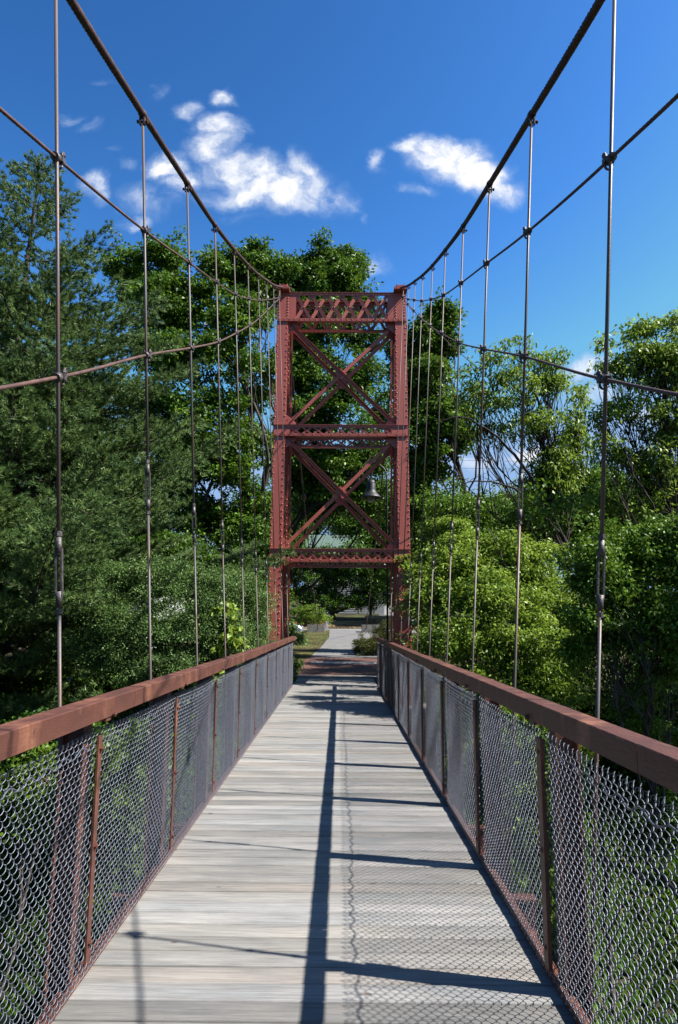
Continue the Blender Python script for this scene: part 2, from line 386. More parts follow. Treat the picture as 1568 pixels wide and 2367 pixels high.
ribbon('brick_paving', [(-2.3, 19.1), (-2.0, 20.5), (-1.7, 23.2), (-1.3, 27.6)], [(2.3, 19.1), (2.3, 20.5), (2.1, 23.2), (2.0, 27.6)], M['brick'], .036, 24)
ribbon('pale_paving_band', [(-1.1, 25.2), (-1.1, 25.9)], [(1.3, 25.2), (1.3, 25.9)], M['paver'], .040, 4)
ribbon('road', [(-45, 50.2), (-20, 49.0), (-6, 48.6), (8, 48.3), (45, 47)], [(-45, 55.8), (-20, 55.2), (-6, 54.8), (8, 54.6), (45, 54)], M['road'], .03, 90)
ribbon('pavement', [(-30, 57.2), (-6, 56.8), (2, 56.8), (14, 58.5)], [(-30, 58.8), (-6, 58.4), (2, 58.6), (14, 61)], M['walk'], .05, 60)
ribbon('far_road', [(4.4, 62), (4.2, 70), (3.6, 85), (2.6, 96)], [(12, 58), (11.5, 70), (12, 85), (13, 96)], M['road'], .05, 40)
for k in range(3):
    y = 49.3+k*1.45
    tag(ribbon('crosswalk_marking', [(-.9+.5*k, y), (-.9+.5*k, y+.62)], [(3.6+.5*k, y), (3.6+.5*k, y+.62)], M['paint'], .036, 3), kind='structure')
wv = np.array([[-400, -300, -4.75], [400, -300, -4.75], [400, 12, -4.75], [-400, 12, -4.75]])
tag(link('river', np_mesh('river', wv, np.array([[0, 1, 2, 3]])), M['water']), kind='structure')

# ------------------------------------------------------------------ bridge deck
S = 1.467; Y0 = 3.14
def cl(y): return -.0075*(y-3.1)                # the walkway drifts very slightly to the left
def make_deck():
    rng = np.random.default_rng(4)
    Vs, Fs, tint = [], [], []
    y = -4.0; o = 0
    bx = np.array([(x, yy, z) for x in (-.5, .5) for yy in (-.5, .5) for z in (-1, 0)])
    bf = np.array([(0, 1, 3, 2), (4, 6, 7, 5), (0, 4, 5, 1), (2, 3, 7, 6), (0, 2, 6, 4), (1, 5, 7, 3)])
    while y < 19.05:
        w = .1360; gap = rng.choice([.005, .008, .011, .015], p=[.3, .4, .2, .1])
        wl, wr = 2.05+rng.uniform(-.015, .015), 0
        yaw = rng.normal(0, .0012)
        c = cl(y)
        nx = 12
        xs = np.linspace(-1, 1, nx)*wl/2
        dz = rng.uniform(-.003, .003); cup = rng.uniform(-.0015, .0015)
        # each board: a strip with bevelled edges along its length
        prof = [(-w/2, -.038), (-w/2, -.006), (-w/2+.005, 0), (0, cup), (w/2-.005, 0), (w/2, -.006), (w/2, -.038)]
        V = np.array([(c+x+rng.normal(0, .003)*(i in (0, nx-1)), y+w/2+p[0]+yaw*x*3, p[1]+dz) for i, x in enumerate(xs) for p in prof])
        k = len(prof)
        F = np.array([(i*k+j, (i+1)*k+j, (i+1)*k+j+1, i*k+j+1) for i in range(nx-1) for j in range(k-1)])
        Vs.append(V); Fs.append(F+o); o += len(V); tint += [rng.random()]*len(F)
        y += w+gap
    me = np_mesh('planking', np.vstack(Vs), np.vstack(Fs), False, tint)
    root = empty('footbridge_deck', (0, 8, 0), 'weathered grey plank walkway running between the two mesh railings towards the red tower', 'bridge deck')
    link('planking', me, M['wood'], root)
    for k in range(-4, 11):
        yy = Y0+k*S; b = MB(); b.box((cl(yy), yy, -.175), (2.66, .1, .02)); b.box((cl(yy), yy, -.27), (2.66, .012, .17)); b.box((cl(yy), yy, -.365), (2.66, .1, .02)); b.build('floor_beam', M['rail'], root)
    for x in (-.8, 0, .8):
        b = MB(); b.beam((cl(-4)+x, -4, -.102), (cl(19)+x, 19, -.102), .1, .125); b.build('stringer', M['rail'], root)
    b = MB(); b.box((0, 19.35, -.1), (4.2, .5, .26)); b.box((0, 19.7, -1.2), (4.6, .9, 2.3)); b.build('abutment', M['concrete'], root)
    # nail heads
make_deck()

# ------------------------------------------------------------------ railings
def mesh_panel_me(side):
    """chain link between two posts: flattened spirals hooked into one another"""
    n = 58; du = S/n; dv = .0247; rows = 41; z0 = .036
    rng = np.random.default_rng(7 if side > 0 else 8)
    parts = []
    zz = []
    sub = 4
    for i in range(n):
        pts = []
        jit = rng.normal(0, .0012)
        for r in range(rows):
            a, b = (i, i+1) if r % 2 == 0 else (i+1, i)
            if i % 2: a, b = (i+1, i) if r % 2 == 0 else (i, i+1)
            front = 1 if b > a else -1
            for k in range(sub):
                t = k/sub
                # over-reach at the turns so neighbours hook; bulge to front or back in between
                u = a+(b-a)*(t+.10*math.sin(2*math.pi*t)*0)
                o = front*.0075*math.sin(math.pi*t)
                e = 1 if k else 0
                u += (0 if k else (.16 if a > b else -.16))
                sag = .012*math.sin(math.pi*i/n)*((r/rows)**2)
                warp = .010*math.sin(2.2*math.pi*i/n+r*.12)*math.sin(math.pi*r/rows)
                pts.append((o+warp*.8, u*du+jit, z0+(r+t)*dv-sag))
        # knuckled top end
        last = pts[-1]; hgt = rng.uniform(.012, .024)
        pts += [(last[0]+.006, last[1]+du*.4*(1 if i % 2 else -1), last[2]+hgt), (last[0]-.004, last[1]+du*.9*(1 if i % 2 else -1), last[2]+hgt*.75), (last[0]-.006, last[1]+du*.9*(1 if i % 2 else -1), last[2]-.004)]
        parts.append(tube_np(pts, .00165, 5))
    V, F = join_np(parts)
    return np_mesh('mesh_panel', V, F, True)
def ZR(y): return 1.138+.024*max(0.0, 1-max(y, 0)/8)      # the handrail line dips slightly towards the tower
def make_railing(sd, label):
    root = empty('mesh_railing', (sd*1.0, 8, 0), label, 'railing')
    inn = -sd                                           # direction towards the walkway
    pm = mesh_panel_me(sd); pm.materials.append(M['wire'])
    rng = random.Random(11+sd)
    k0, k1 = -4, 9
    ang = math.atan(-.0075)
    for k in range(k0, k1):
        y = Y0+k*S; x = cl(y)+sd*1.0
        # chain link panel from this post to the next
        if k < k1-1 or True:
            o = bpy.data.objects.new('mesh_panel', pm); COL.objects.link(o); o.parent = root; o.matrix_parent_inverse = Matrix.Translation(-Vector(root.location))
            o.location = (x, y, 0); o.rotation_euler = (0, 0, -ang)
        # handrail section: square tube with rounded edges, joints a third of a bay beyond each post
        ya, yb = y-S+.36+.002, y+.36-.002
        if k == k0: ya = y-.2
        h = 1.0; sag = .0
        b = MB(); w, t, th = .094, .082, .009
        xa, xb = cl(ya)+sd*.985, cl(yb)+sd*.985
        e = .004; pr = [(-w/2, -t/2), (-w/2+th, -t/2), (-w/2+th, t/2-th), (w/2, t/2-th), (w/2, t/2-e), (w/2-e, t/2), (-w/2+e, t/2), (-w/2, t/2-e)]
        pr = [(p[0]*sd, p[1]) for p in pr]; pr = pr[::-1] if sd < 0 else pr
        tilt = rng.uniform(-.0012, .0012)
        V = [(xx+p[0], yy, ZR(yy)+p[1]+q*tilt) for q, (xx, yy) in enumerate(((xa, ya), (xb, yb))) for p in pr]
        F = [(i, (i+1) % 8, 8+(i+1) % 8, 8+i) for i in range(8)]+[tuple(range(8))[::-1], tuple(range(8, 16))]
        b.add(V, F); b.build('handrail', M['rail'], root)
        # post: I section outside the mesh, leaning in under the rail
        b = MB(); px = cl(y)+sd*1.085
        for q in (-1, 1): b.box((px+q*.047, y, .39), (.009, .1, 1.40))
        b.box((px, y, .39), (.085, .008, 1.396)); b.box((px-sd*.07, y, 1.118), (.14, .07, .05)); b.box((px-sd*.06, y, 1.163), (.16, .09, .008))
        b.build('post', M['rail'], root)
        # flat strip that clamps the mesh, with bolts
        b = MB(); sx = cl(y)+sd*(1.0)-sd*.0125
        b.box((sx, y+.02, .56), (.009, .044, .93)) if sd < 0 else b.box((sx-.004, y+.02, .56), (.017, .066, .94))
        b.build('clamp_strip', M['rail'], root)
        for hz in (.17, .56, .97):
            b = MB(); b.hexnut((sx+inn*.010, y+.02, hz), (1, 0, 0), .0125, .012); b.tube([(sx+inn*.014, y+.02, hz), (sx+inn*.019, y+.02, hz)], .006, 6)
            b.build('bolt', M['rail'], root)
        b = MB(); b.hexnut((cl(y)+sd*.985-sd*.053, y+.03, 1.118), (1, 0, 0), .0125, .014); b.tube([(cl(y)+sd*.985-sd*.05, y+.03, 1.118), (cl(y)+sd*.985-sd*.063, y+.03, 1.118)], .006, 6)
        b.build('bolt', M['rail'], root)
        # rusty tie wires near the top of the mesh
        for q in range(2):
            yy = y+rng.uniform(.05, S-.1); zz = rng.uniform(.90, 1.0)
            c = Vector((cl(yy)+sd*1.0, yy, zz)); pts = [c+Vector((math.cos(a)*.012*inn, math.sin(a)*.022+a*.002, math.cos(a*1.3)*.02)) for a in np.linspace(0, 7.5, 18)]
            b = MB(); b.tube(pts, .0016, 4); b.build('tie_wire', M['wirerust'], root)
    # angle iron at the foot and a tension cable the mesh is tied to
    b = MB(); ya, yb = Y0+k0*S-.1, Y0+(k1)*S
    b.beam((cl(ya)+sd*1.045, ya, .004), (cl(yb)+sd*1.045, yb, .004), .056, .008)
    b.beam((cl(ya)+sd*1.014, ya, .030), (cl(yb)+sd*1.014, yb, .030), .006, .044)
    b.build('toe_angle', M['rail'], root)
    b = MB(); b.tube([(cl(yy)+sd*1.0, yy, .985+.013*math.sin(yy*36+1.5*math.sin(yy*5))+.012*math.sin(yy*2.1)) for yy in np.linspace(ya, yb, 900)], .0036, 5); b.build('tension_wire', M['wire'], root)
    # end post
    b = MB(); yy = Y0+k1*S; b.box((cl(yy)+sd*1.06, yy, .42), (.1, .1, 1.35)); b.build('post', M['rail'], root)
    b = MB(); xa, xb = cl(yy-S+.36)+sd*.985, cl(yy+.06)+sd*.985
    b.beam((xa, yy-S+.362, 1.1745), (xb, yy+.06, 1.1745), .094, .009, (1, 0, 0)); b.beam((xa-sd*.0425, yy-S+.362, 1.133), (xb-sd*.0425, yy+.06, 1.133), .009, .072, (1, 0, 0)); b.build('handrail', M['rail'], root)
    return root
make_railing(-1, 'sunlit left railing of silvery chain link mesh under a rusty red handrail')
make_railing(1, 'shaded right railing of chain link mesh casting its shadow on the planks')

# ------------------------------------------------------------------ tower
TY = 17.52
def hd(H): return .17+(10.3-min(H, 10.3))*.0805       # half depth, battered along the bridge
def face(fb, H): return TY+fb*hd(H)                       # fb -1 front, +1 back
CXL, CXR = -1.585, 1.585
def make_tower():
    root = empty('bridge_tower', (0, TY, 0), 'riveted dark red steel tower with crossed braces straddling the walkway', 'bridge tower')
    for fb in (-1, 1):
        for cx in (CXL, CXR):
            b = MB(); sd = 1 if cx > 0 else -1
            for z0, z1 in ((-3.2, 10.42),):
                p0, p1 = (cx, face(fb, z0), z0), (cx, face(fb, z1), z1)
                b.beam(p0, p1, .205, .20)
                b.beam(p0, p1, .30, .012, off=(0, -.106)); b.beam(p0, p1, .30, .012, off=(0, .106))
            rv = b; z = .2
            while z < 10.2:
                if not (9.4 < z < 10.35 or 6.2 < z < 6.6 or 2.95 < z < 3.33):
                    for q in (-1, 1):
                        y = face(fb, z)-.112
                        rv.rivet((cx+q*.125, y-.001, z+(.03 if q > 0 else 0)), (0, -1, .08), .023, .021)
                        if fb > 0: rv.rivet((cx+q*.125, face(fb, z)+.112, z), (0, 1, 0), .019, .015)
                z += .168
            b.build('column', M['tower'], root)
    # plates between front and back legs, the small lattice of the side frames
    for cx in (CXL, CXR):
        for (za, zb) in ((.3, 2.9), (3.4, 6.15), (6.7, 9.4)):
            b = MB()
            b.beam((cx, face(-1, za)+.1, za), (cx, face(1, zb)-.1, zb), .07, .012); b.beam((cx+.03, face(1, za)-.1, za), (cx+.03, face(-1, zb)+.1, zb), .07, .012)
            b.build('side_brace', M['tower'], root)
        for z in (3.14, 6.38, 9.9):
            b = MB(); b.beam((cx, face(-1, z)+.1, z), (cx, face(1, z)-.1, z), .2, .3 if z < 9 else .8); b.build('side_strut', M['tower'], root)
        b = MB()
        b.box((cx, TY, 10.385), (.36, 1.0, .06)); b.box((cx, TY, 10.47), (.20, .74, .12))
        for q in (-1, 1): b.box((cx+q*.10, TY, 10.50), (.025, .66, .17))
        b.build('cable_saddle', M['tower'], root)
    # horizontal latticed struts, front and back
    def strut(fb, z0, z1, bars, amp, chord, solid, cross=True, name='lattice_strut', xl=-1.735, xr=1.735):
        zc = (z0+z1)/2; yf = lambda z: face(fb, z)
        b = MB()
        yo = -.125 if fb < 0 else .125
        for z, s in ((z1, -1), (z0, 1)):
            y = yf(z)+yo
            b.box(((xl+xr)/2, y+.035*(-fb), z+s*-.006), (xr-xl, .12, .010))                     # outstanding leg
            b.box(((xl+xr)/2, y, z+s*(chord/2)), (xr-xl-.004, .012, chord-.013))                       # upright leg
            x = xl+.06
            while x < xr:
                if s > 0 or chord > .07: b.rivet((x, y-.007, z+s*chord*.55), (0, -1, 0), .017, .013)
                x += .14 if chord > .07 else .24
        o = b.build(name, M['tower'], root)
        # solid end plates with their rivets
        for sx in (-1, 1):
            b = MB()
            xa = sx*1.735; xb = sx*(1.735-solid); cxm = (xa+xb)/2
            y = yf(zc)+yo+.010
            b.beam((cxm, yf(z0)+yo+.012, z0+.004), (cxm, yf(z1)+yo+.012, z1-.004), solid, .010)
            if z1-z0 > .5:
                z = z0+.1
                while z < z1-.08:
                    for xx in (sx*1.69, sx*1.455): b.rivet((xx, yf(z)+yo+.005, z), (0, -1, 0), .022, .020)
                    z += .085
            b.build('end_plate', M['tower'], o)
        # diagonals
        b = MB(); x0, x1 = xl+solid, xr-solid; st = (x1-x0)/bars
        za, zb = z0+chord*.5, z1-chord*.5
        for i in range(bars):
            xa, xb = x0+i*st, x0+(i+1)*st
            b.beam((xa, yf(za)+yo+.0245, za), (xb, yf(zb)+yo+.0245, zb), amp, .008, (0, 0, 1))
            if cross: b.beam((xb, yf(za)+yo+.016, za), (xa, yf(zb)+yo+.016, zb), amp, .008, (0, 0, 1))
            if z1-z0 > .5:
                b.rivet(((xa+xb)/2, yf(zc)+yo+.010, zc), (0, -1, 0), .026, .02)
        b.build('lattice_bars', M['tower'], o)
    strut(-1, 9.49, 10.33, 6, .090, .085, .50); strut(1, 9.49, 10.33, 6, .080, .085, .50)
    strut(-1, 6.24, 6.53, 9, .045, .07, .42); strut(1, 6.24, 6.53, 9, .045, .07, .42)
    strut(-1, 2.98, 3.29, 10, .045, .07, .40); strut(1, 2.98, 3.29, 10, .045, .07, .40)
    b = MB(); b.box((0, TY, 10.335), (3.47, .03, .006)); 
    # crossed braces with gussets
    for fb in (-1, 1):
        for (z0, z1, ztop, zbot) in ((6.53, 9.49, 9.42, 6.60), (3.29, 6.24, 6.20, 3.36)):
            yo = .02
            y0, y1 = face(fb, zbot)+yo, face(fb, ztop)+yo
            xi = 1.40
            b = MB()      # falls to the right: its outstanding leg sits on the upper edge and shades its face
            b.beam((-xi, y1-.02, ztop), (xi, y0-.02, zbot), .088, .010, (0, 0, 1))
            b.beam((-xi, y1-.02, ztop), (xi, y0-.02, zbot), .010, .075, (0, 0, 1), (.042, .043))
            b.build('cross_brace', M['tower'], root)
            b = MB()
            b.beam((xi, y1+.02, ztop), (-xi, y0+.02, zbot), .086, .010, (0, 0, 1))
            b.beam((xi, y1+.02, ztop), (-xi, y0+.02, zbot), .010, .05, (0, 0, 1), (-.041, .033))
            b.build('cross_brace', M['tower'], root)
            zc = (ztop+zbot)/2; yc = (y0+y1)/2
            b = MB(); b.box((0, yc, zc), (.22, .016, .22), Matrix.Rotation(R(45), 3, 'Y')); b.rivet((.06, yc-.01, zc+.06), (0, -1, 0)); b.rivet((-.06, yc-.01, zc-.06), (0, -1, 0)); b.build('gusset_plate', M['tower'], root)
            for sx in (-1, 1):
                for zz, s in ((z1, -1), (z0, 1)):
                    b = MB(); y = face(fb, zz)-.02
                    x0 = sx*1.43
                    P = [(x0, zz), (x0-sx*.26, zz), (x0-sx*.26, zz+s*.10), (x0-sx*.03, zz+s*.30), (x0, zz+s*.30)]
                    sl = (face(fb, zz+s*.3)-face(fb, zz))/.3
                    V = [(p[0], y-.006+(abs(p[1]-zz))*sl, p[1]) for p in P]+[(p[0], y+.006+(abs(p[1]-zz))*sl, p[1]) for p in P]
                    b.add(V, [(0, 1, 2, 3, 4), (9, 8, 7, 6, 5)]+[(i, 5+i, 5+(i+1) % 5, (i+1) % 5) for i in range(5)])
                    for q in range(3): b.rivet((x0-sx*(.20-.06*q), y-.008+sl*.1, zz+s*(.07+.07*q)), (0, -1, 0), .017, .012)
                    b.build('gusset_plate', M['tower'], root)
    for cx in (CXL, CXR):
        b = MB(); b.box((cx, TY, -2.6), (1.1, 3.6, 4.4)); b.build('pier', M['concrete'], root)
    # thin bolted sway rods just inside the legs
    for sd in (-1, 1):
        b = MB(); x = sd*1.36
        b.beam((x, face(1, .1)-.3, .1), (x, face(1, 9.4)-.2, 9.4), .05, .012)
        for z in (4.1, 5.2, 1.6, 7.3):
            b.box((x, face(1, z)-.3+.01*z, z), (.07, .02, .12)); b.rivet((x, face(1, z)-.32+.01*z, z+.03), (0, -1, 0), .017, .012); b.rivet((x, face(1, z)-.32+.01*z, z-.03), (0, -1, 0), .017, .012)
        b.build('sway_strap', M['tower'], root)
make_tower()

# ------------------------------------------------------------------ cables, ropes and suspender rods
SLP = [.095, .095, .092, .086, .078, .065, .061, .058, .055, .053, .051, .049, .047, .045]
def PX(H, k=0): return 1.205+SLP[int(k)+4]*(H-1.14)      # the rods lean outwards, the steeper the nearer
def CO(k): return .035-.005*k if k >= 0 else .035
def interp_curve(vals, i):
    k = np.arange(len(vals)); return float(np.interp(i, k, vals))
IDX = np.arange(-4, 10.01, 1)
MAINH = {-4: 4.25, -3: 4.3, -2: 4.42, -1: 4.66, 0: 4.97, 1: 5.34, 2: 5.79, 3: 6.26, 4: 6.80, 5: 7.38, 6: 8.0, 7: 8.66, 8: 9.33, 9: 10.05}
SECH = {-4: 3.0, -3: 3.05, -2: 3.15, -1: 3.42, 0: 3.88, 1: 4.38, 2: 4.95, 3: 5.52, 4: 6.11, 5: 6.78, 6: 7.48, 7: 8.23, 8: 8.98, 9: 9.78}
THIH = {-4: 1.6, -3: 1.6, -2: 1.7, -1: 2.08, 0: 2.70, 1: 3.41, 2: 4.08, 3: 4.77, 4: 5.53, 5: 6.31, 6: 7.13, 7: 7.99, 8: 8.86, 9: 9.74}
def smooth_pts(P, seg):
    """Catmull-Rom through the clamp points, slack cable between"""
    P = np.asarray(P, float); out = []
    for i in range(len(P)-1):
        p0 = P[max(i-1, 0)]; p1 = P[i]; p2 = P[i+1]; p3 = P[min(i+2, len(P)-1)]
        n = max(2, int(np.linalg.norm(p2-p1)/seg))
        for k in range(n):
            t = k/n; out.append(.5*((2*p1)+(-p0+p2)*t+(2*p0-5*p1+4*p2-p3)*t*t+(-p0+3*p1-3*p2+p3)*t**3))
    out.append(P[-1]); return np.array(out)
def make_rope(name, sd, Hs, rad, m, top, anchor, label, seg, tw, lobes=6):
    root = empty(name, (sd*1.6, TY, 10), label, 'cable')
    P = [(CO(k)+sd*PX(Hs[k], k), Y0+k*S, Hs[k]) for k in range(-4, 10)]+[top]
    pts = smooth_pts(P, seg); V, F = tube_np(pts, rad, 12 if rad < .02 else 18, lobes, tw, .30)
    link('main_span', np_mesh(name, V, F, True), m, root)
    top2 = (top[0], TY+.35, top[2]); P2 = [top, top2]+[tuple(np.array(top2)+(np.array(anchor)-np.array(top2))*t+np.array([0, 0, -.35*math.sin(math.pi*t)])) for t in (.015, .04, .08, .16, .28, .45, .65, .85, 1)]
    pts = smooth_pts(P2, .12); V, F = tube_np(pts, rad, 8)
    link('backstay', np_mesh(name+'_b', V, F, True), m, root)
    return root, top2, anchor
ANCH = {}
for sd, nm in ((-1, 'left'), (1, 'right')):
    am = at(735, 1455, 45) if sd < 0 else at(847, 1453, 45)
    word = {-1: 'left', 1: 'right'}[sd]
    r, t2, an = make_rope('main_cable', sd, MAINH, .0235, M['cable'], (sd*1.60, TY-.35, 10.46), am, 'thick rusty suspension cable, the topmost one sweeping down the %s side from the tower' % word, .018, 26)
    b = MB()
    for t in (.36,):
        p = np.array(t2)+(np.array(an)-np.array(t2))*t+np.array([0, 0, -.35*math.sin(math.pi*t)]); q = np.array(t2)+(np.array(an)-np.array(t2))*(t+.02)+np.array([0, 0, -.36*math.sin(math.pi*t)])
        b.tube([p, p*.7+q*.3, p*.3+q*.7, q], [.04, .10, .085, .03], 8)
    b.build('cable_socket', M['rail'], r)
    a2 = (sd*2.25, 33.8, .35)
    make_rope('stiffening_rope', sd, SECH, .0085, M['rope'], (sd*1.66, TY-.42, 10.36), a2, 'thin rust brown rope clamped to the rods just below the thick %s cable' % word, .012, 60)
    a3 = (sd*2.3, 31.0, .2)
    make_rope('stiffening_rope', sd, THIH, .0090 if sd < 0 else .0076, M['rope'], (sd*1.70, TY-.40, 10.22), a3, 'lowest of the three %s hand ropes, rust coloured and sagging towards eye level' % word, .012, 55)
def make_suspenders():
    ordn = ['first', 'second', 'third', 'fourth', 'fifth', 'sixth', 'seventh', 'eighth', 'ninth', 'tenth']
    for sd in (-1, 1):
        for k in range(-4, 10):
            y = Y0+k*S; Hm = MAINH[k]
            lab = ('vertical steel hanger rod on the %s side, %s one counting from the camera' % ({-1: 'left', 1: 'right'}[sd], ordn[k])) if k >= 0 else 'steel hanger rod on the %s side, %s one behind the camera' % ({-1: 'left', 1: 'right'}[sd], ordn[-k-1])
            root = empty('suspender_rod', (CO(k)+sd*PX(0, k), y, -.25), lab, 'hanger rod', 'hanger rods between the cables and the walkway')
            rg = random.Random(k*7+sd)
            tb = {0: 1.755}.get(k, 2.42+rg.uniform(-.05, .05)) if k >= 0 else 1.9
            hl = .135
            P = lambda z: Vector((CO(k)+sd*PX(z, k), y, z))
            r = .0094
            b = MB(); b.tube([P(tb+hl-.03), P((tb+Hm)/2)+Vector((.002, 0, 0)), P(Hm-.06)], r, 10); b.tube([P(-.42), P(.8), P(tb-hl+.03)], r*.93, 10); b.build('rod', M['rod'], root)
            b = MB()   # open body of two bars between two collars
            for q in (-1, 1): b.beam(P(tb-hl*.82)+Vector((q*.013, 0, 0)), P(tb+hl*.82)+Vector((q*.013, 0, 0)), .008, .018)
            for z, s in ((tb-hl, 1), (tb+hl, -1)):
                b.tube([P(z-.028*s), P(z+.01*s), P(z+.045*s)], [.014, .0155, .0175], 8); b.hexnut(P(z-.045*s), (0, 0, 1), .0165, .022)
            tbk = b.build('turnbuckle', M['clampm'], root)
            if k % 2: pass
            # collar on the main cable with pin
            t = Vector((0.02*sd, S, MAINH.get(k+1, Hm+.7)-Hm)).normalized()
            b = MB(); c = P(Hm)
            b.tube([c-t*.028, c-t*.02, c+t*.02, c+t*.028], [.027, .031, .031, .027], 14)
            for q in (-1, 1): b.box(c+Vector((q*.016, 0, -.05)), (.009, .032, .075))
            b.hexnut(c+Vector((.036, 0, -.062)), (1, 0, 0), .014, .014); b.tube([c+Vector((-.036, 0, -.062)), c+Vector((.04, 0, -.062))], .007, 6); b.hexnut(c+Vector((-.034, 0, -.062)), (1, 0, 0), .013, .012)
            b.build('cable_band', M['cable'], root)
            for HH, rr in ((SECH, .0085), (THIH, .0098)):
                H = HH[k]; c = P(H)+Vector((0, -.002, 0)); t = Vector((0, S, HH.get(k+1, H+.8)-H)).normalized()
                b = MB(); d = -sd*.0
                # U bolt clip beside the rod
                c2 = c+t*.034
                b.box(c2+Vector((0, 0, -.002)), (.052, .036, .032)); b.tube([c-t*.026, c+t*.026], .023, 10)
                for q in (-1, 1):
                    b.tube([c2+Vector((q*.018, 0, -.036)), c2+Vector((q*.018, 0, .044))], .0065, 6); b.hexnut(c2+Vector((q*.018, 0, .026)), (0, 0, 1), .0135, .016)
                b.tube([c2+Vector((math.cos(a)*.018, 0, -.034-math.sin(a)*.018)) for a in np.linspace(0, math.pi, 7)], .0065, 6)
                b.build('rope_clamp', M['clampm'], root)
make_suspenders()
# slim guy line running out from the tower head to the right bank
g0 = np.array([1.72, TY, 10.2]); g1 = at(1480, 1178, 24); gd = g1+(g1-g0)*.85
pts = [g0+(gd-g0)*t+np.array([0, 0, -.12*math.sin(math.pi*t)]) for t in np.linspace(0, 1, 30)]
V, F = tube_np(pts, .011, 6); tag(link('guy_line', np_mesh('guy_line', V, F, True), M['cable']), 'slim dark guy line slanting from the tower head down to the right bank', 'cable')

# ------------------------------------------------------------------ plants
def leaves_mesh(name, P, A, Nn, ln, wd, tint, rng):
    """P centres, A long axes, Nn normals, rhombic leaves with a slight fold"""
    A = A/np.linalg.norm(A, axis=1)[:, None]; B = np.cross(A, Nn); B /= np.linalg.norm(B, axis=1)[:, None]+1e-9
    n = len(P); l = ln*rng.uniform(.65, 1.25, n)[:, None]; w = wd*rng.uniform(.7, 1.25, n)[:, None]
    Nf = np.cross(B, A)
    V = np.stack([P-A*l*.5, P-A*l*.03+B*w*.5+Nf*w*.16, P+A*l*.5-Nf*w*.1, P-A*l*.03-B*w*.5+Nf*w*.16], 1).reshape(-1, 3)
    F = np.arange(n*4).reshape(n, 4)
    return np_mesh(name, V, F, False, tint)
def crown_points(rng, lobes, n_cl, per, cr, shell=.42, up=.2, fill=.30):
    """clump centres over the lobes, then leaves round each centre"""
    w = np.array([(l[3]*l[4]*l[5])**(2/3)*(l[6] if len(l) > 6 else 1) for l in lobes]); w /= w.sum()
    cen = []; src = []
    for li, (l, q) in enumerate(zip(lobes, w)):
        k = max(3, int(n_cl*q*1.2)); ns = max(3, int(round(k/rng.uniform(7, 10))))
        # boughs first: smaller masses with gaps between them, then clumps over the upper skin of each bough
        d = rng.normal(size=(ns, 3)); d[:, 2] += up; d /= np.linalg.norm(d, axis=1)[:, None]
        sc_ = np.array(l[:3])+d*(rng.random(ns)**.45*.92)[:, None]*np.array(l[3:6])
        sr = rng.uniform(.28, .52, ns)
        j = rng.choice(ns, k, p=sr**2/(sr**2).sum())
        e = rng.normal(size=(k, 3)); e[:, 2] += .35; e /= np.linalg.norm(e, axis=1)[:, None]
        P_ = sc_[j]+e*(rng.random(k)**.38*sr[j])[:, None]*np.array(l[3:6])*np.array([1.1, 1.1, .85])
        f_ = rng.normal(size=(k, 3)); f_ /= np.linalg.norm(f_, axis=1)[:, None]; f_ = np.array(l[:3])+f_*(rng.random(k)**.40)[:, None]*np.array(l[3:6])
        cen.append(np.where((rng.random(k) < fill)[:, None], f_, P_)); src += [li]*k
    cen = np.vstack(cen); n = len(cen)
    sz = rng.uniform(.6, 1.3, n)
    cnt = np.maximum(4, (per*sz**2*rng.uniform(.6, 1.3, n)).astype(int))
    idx = np.repeat(np.arange(n), cnt); m = len(idx)
    g = rng.normal(size=(m, 3)); g /= (np.linalg.norm(g, axis=1)[:, None]+1e-9); g *= (rng.random(m)**.5)[:, None]
    # elongated sprays: each clump has its own axis
    ax = rng.normal(size=(n, 3)); ax[:, 2] *= .5; ax /= np.linalg.norm(ax, axis=1)[:, None]
    g = g*np.array([.8, .8, .62])+ax[idx]*(np.einsum('ij,ij->i', g, ax[idx])[:, None])*.75
    P = cen[idx]+g*(cr*sz[idx])[:, None]
    return cen, np.array(src), idx, g, P
def make_crown(name, rng, lobes, n_cl, per, cr, ln, wd, m, parent, droop=.4, shell=.42, tintshift=0, up=.2):
    cen, src, idx, g, P = crown_points(rng, lobes, n_cl, per, cr, shell, up)
    k = len(P)
    A = rng.normal(size=(k, 3))*.55+g*1.0; A[:, 2] -= droop
    Nn = rng.normal(size=(k, 3))*.55; Nn[:, 2] += .75
    ct = rng.normal(0, .16, len(cen))
    tint = np.clip(.45+tintshift+ct[idx]+rng.normal(0, .17, k), 0, 1)
    tint = np.where(rng.random(k) < .02, 1.0, tint)
    o = link(name, leaves_mesh(name, P, A, Nn, ln, wd, tint, rng), m, parent)
    return cen, src
def limb(p0, p1, r0, r1, rng, n=8, bend=.12, up=.15):
    p0, p1 = np.asarray(p0, float), np.asarray(p1, float); L = np.linalg.norm(p1-p0)
    off = rng.normal(size=3)*bend*L; t = np.linspace(0, 1, n)[:, None]
    P = p0+(p1-p0)*t+off*np.sin(math.pi*t)+np.array([0, 0, -up*L])*np.sin(math.pi*t)*.6
    P[1:-1] += rng.normal(size=(n-2, 3))*L*.012
    return P, np.linspace(r0, r1, n)
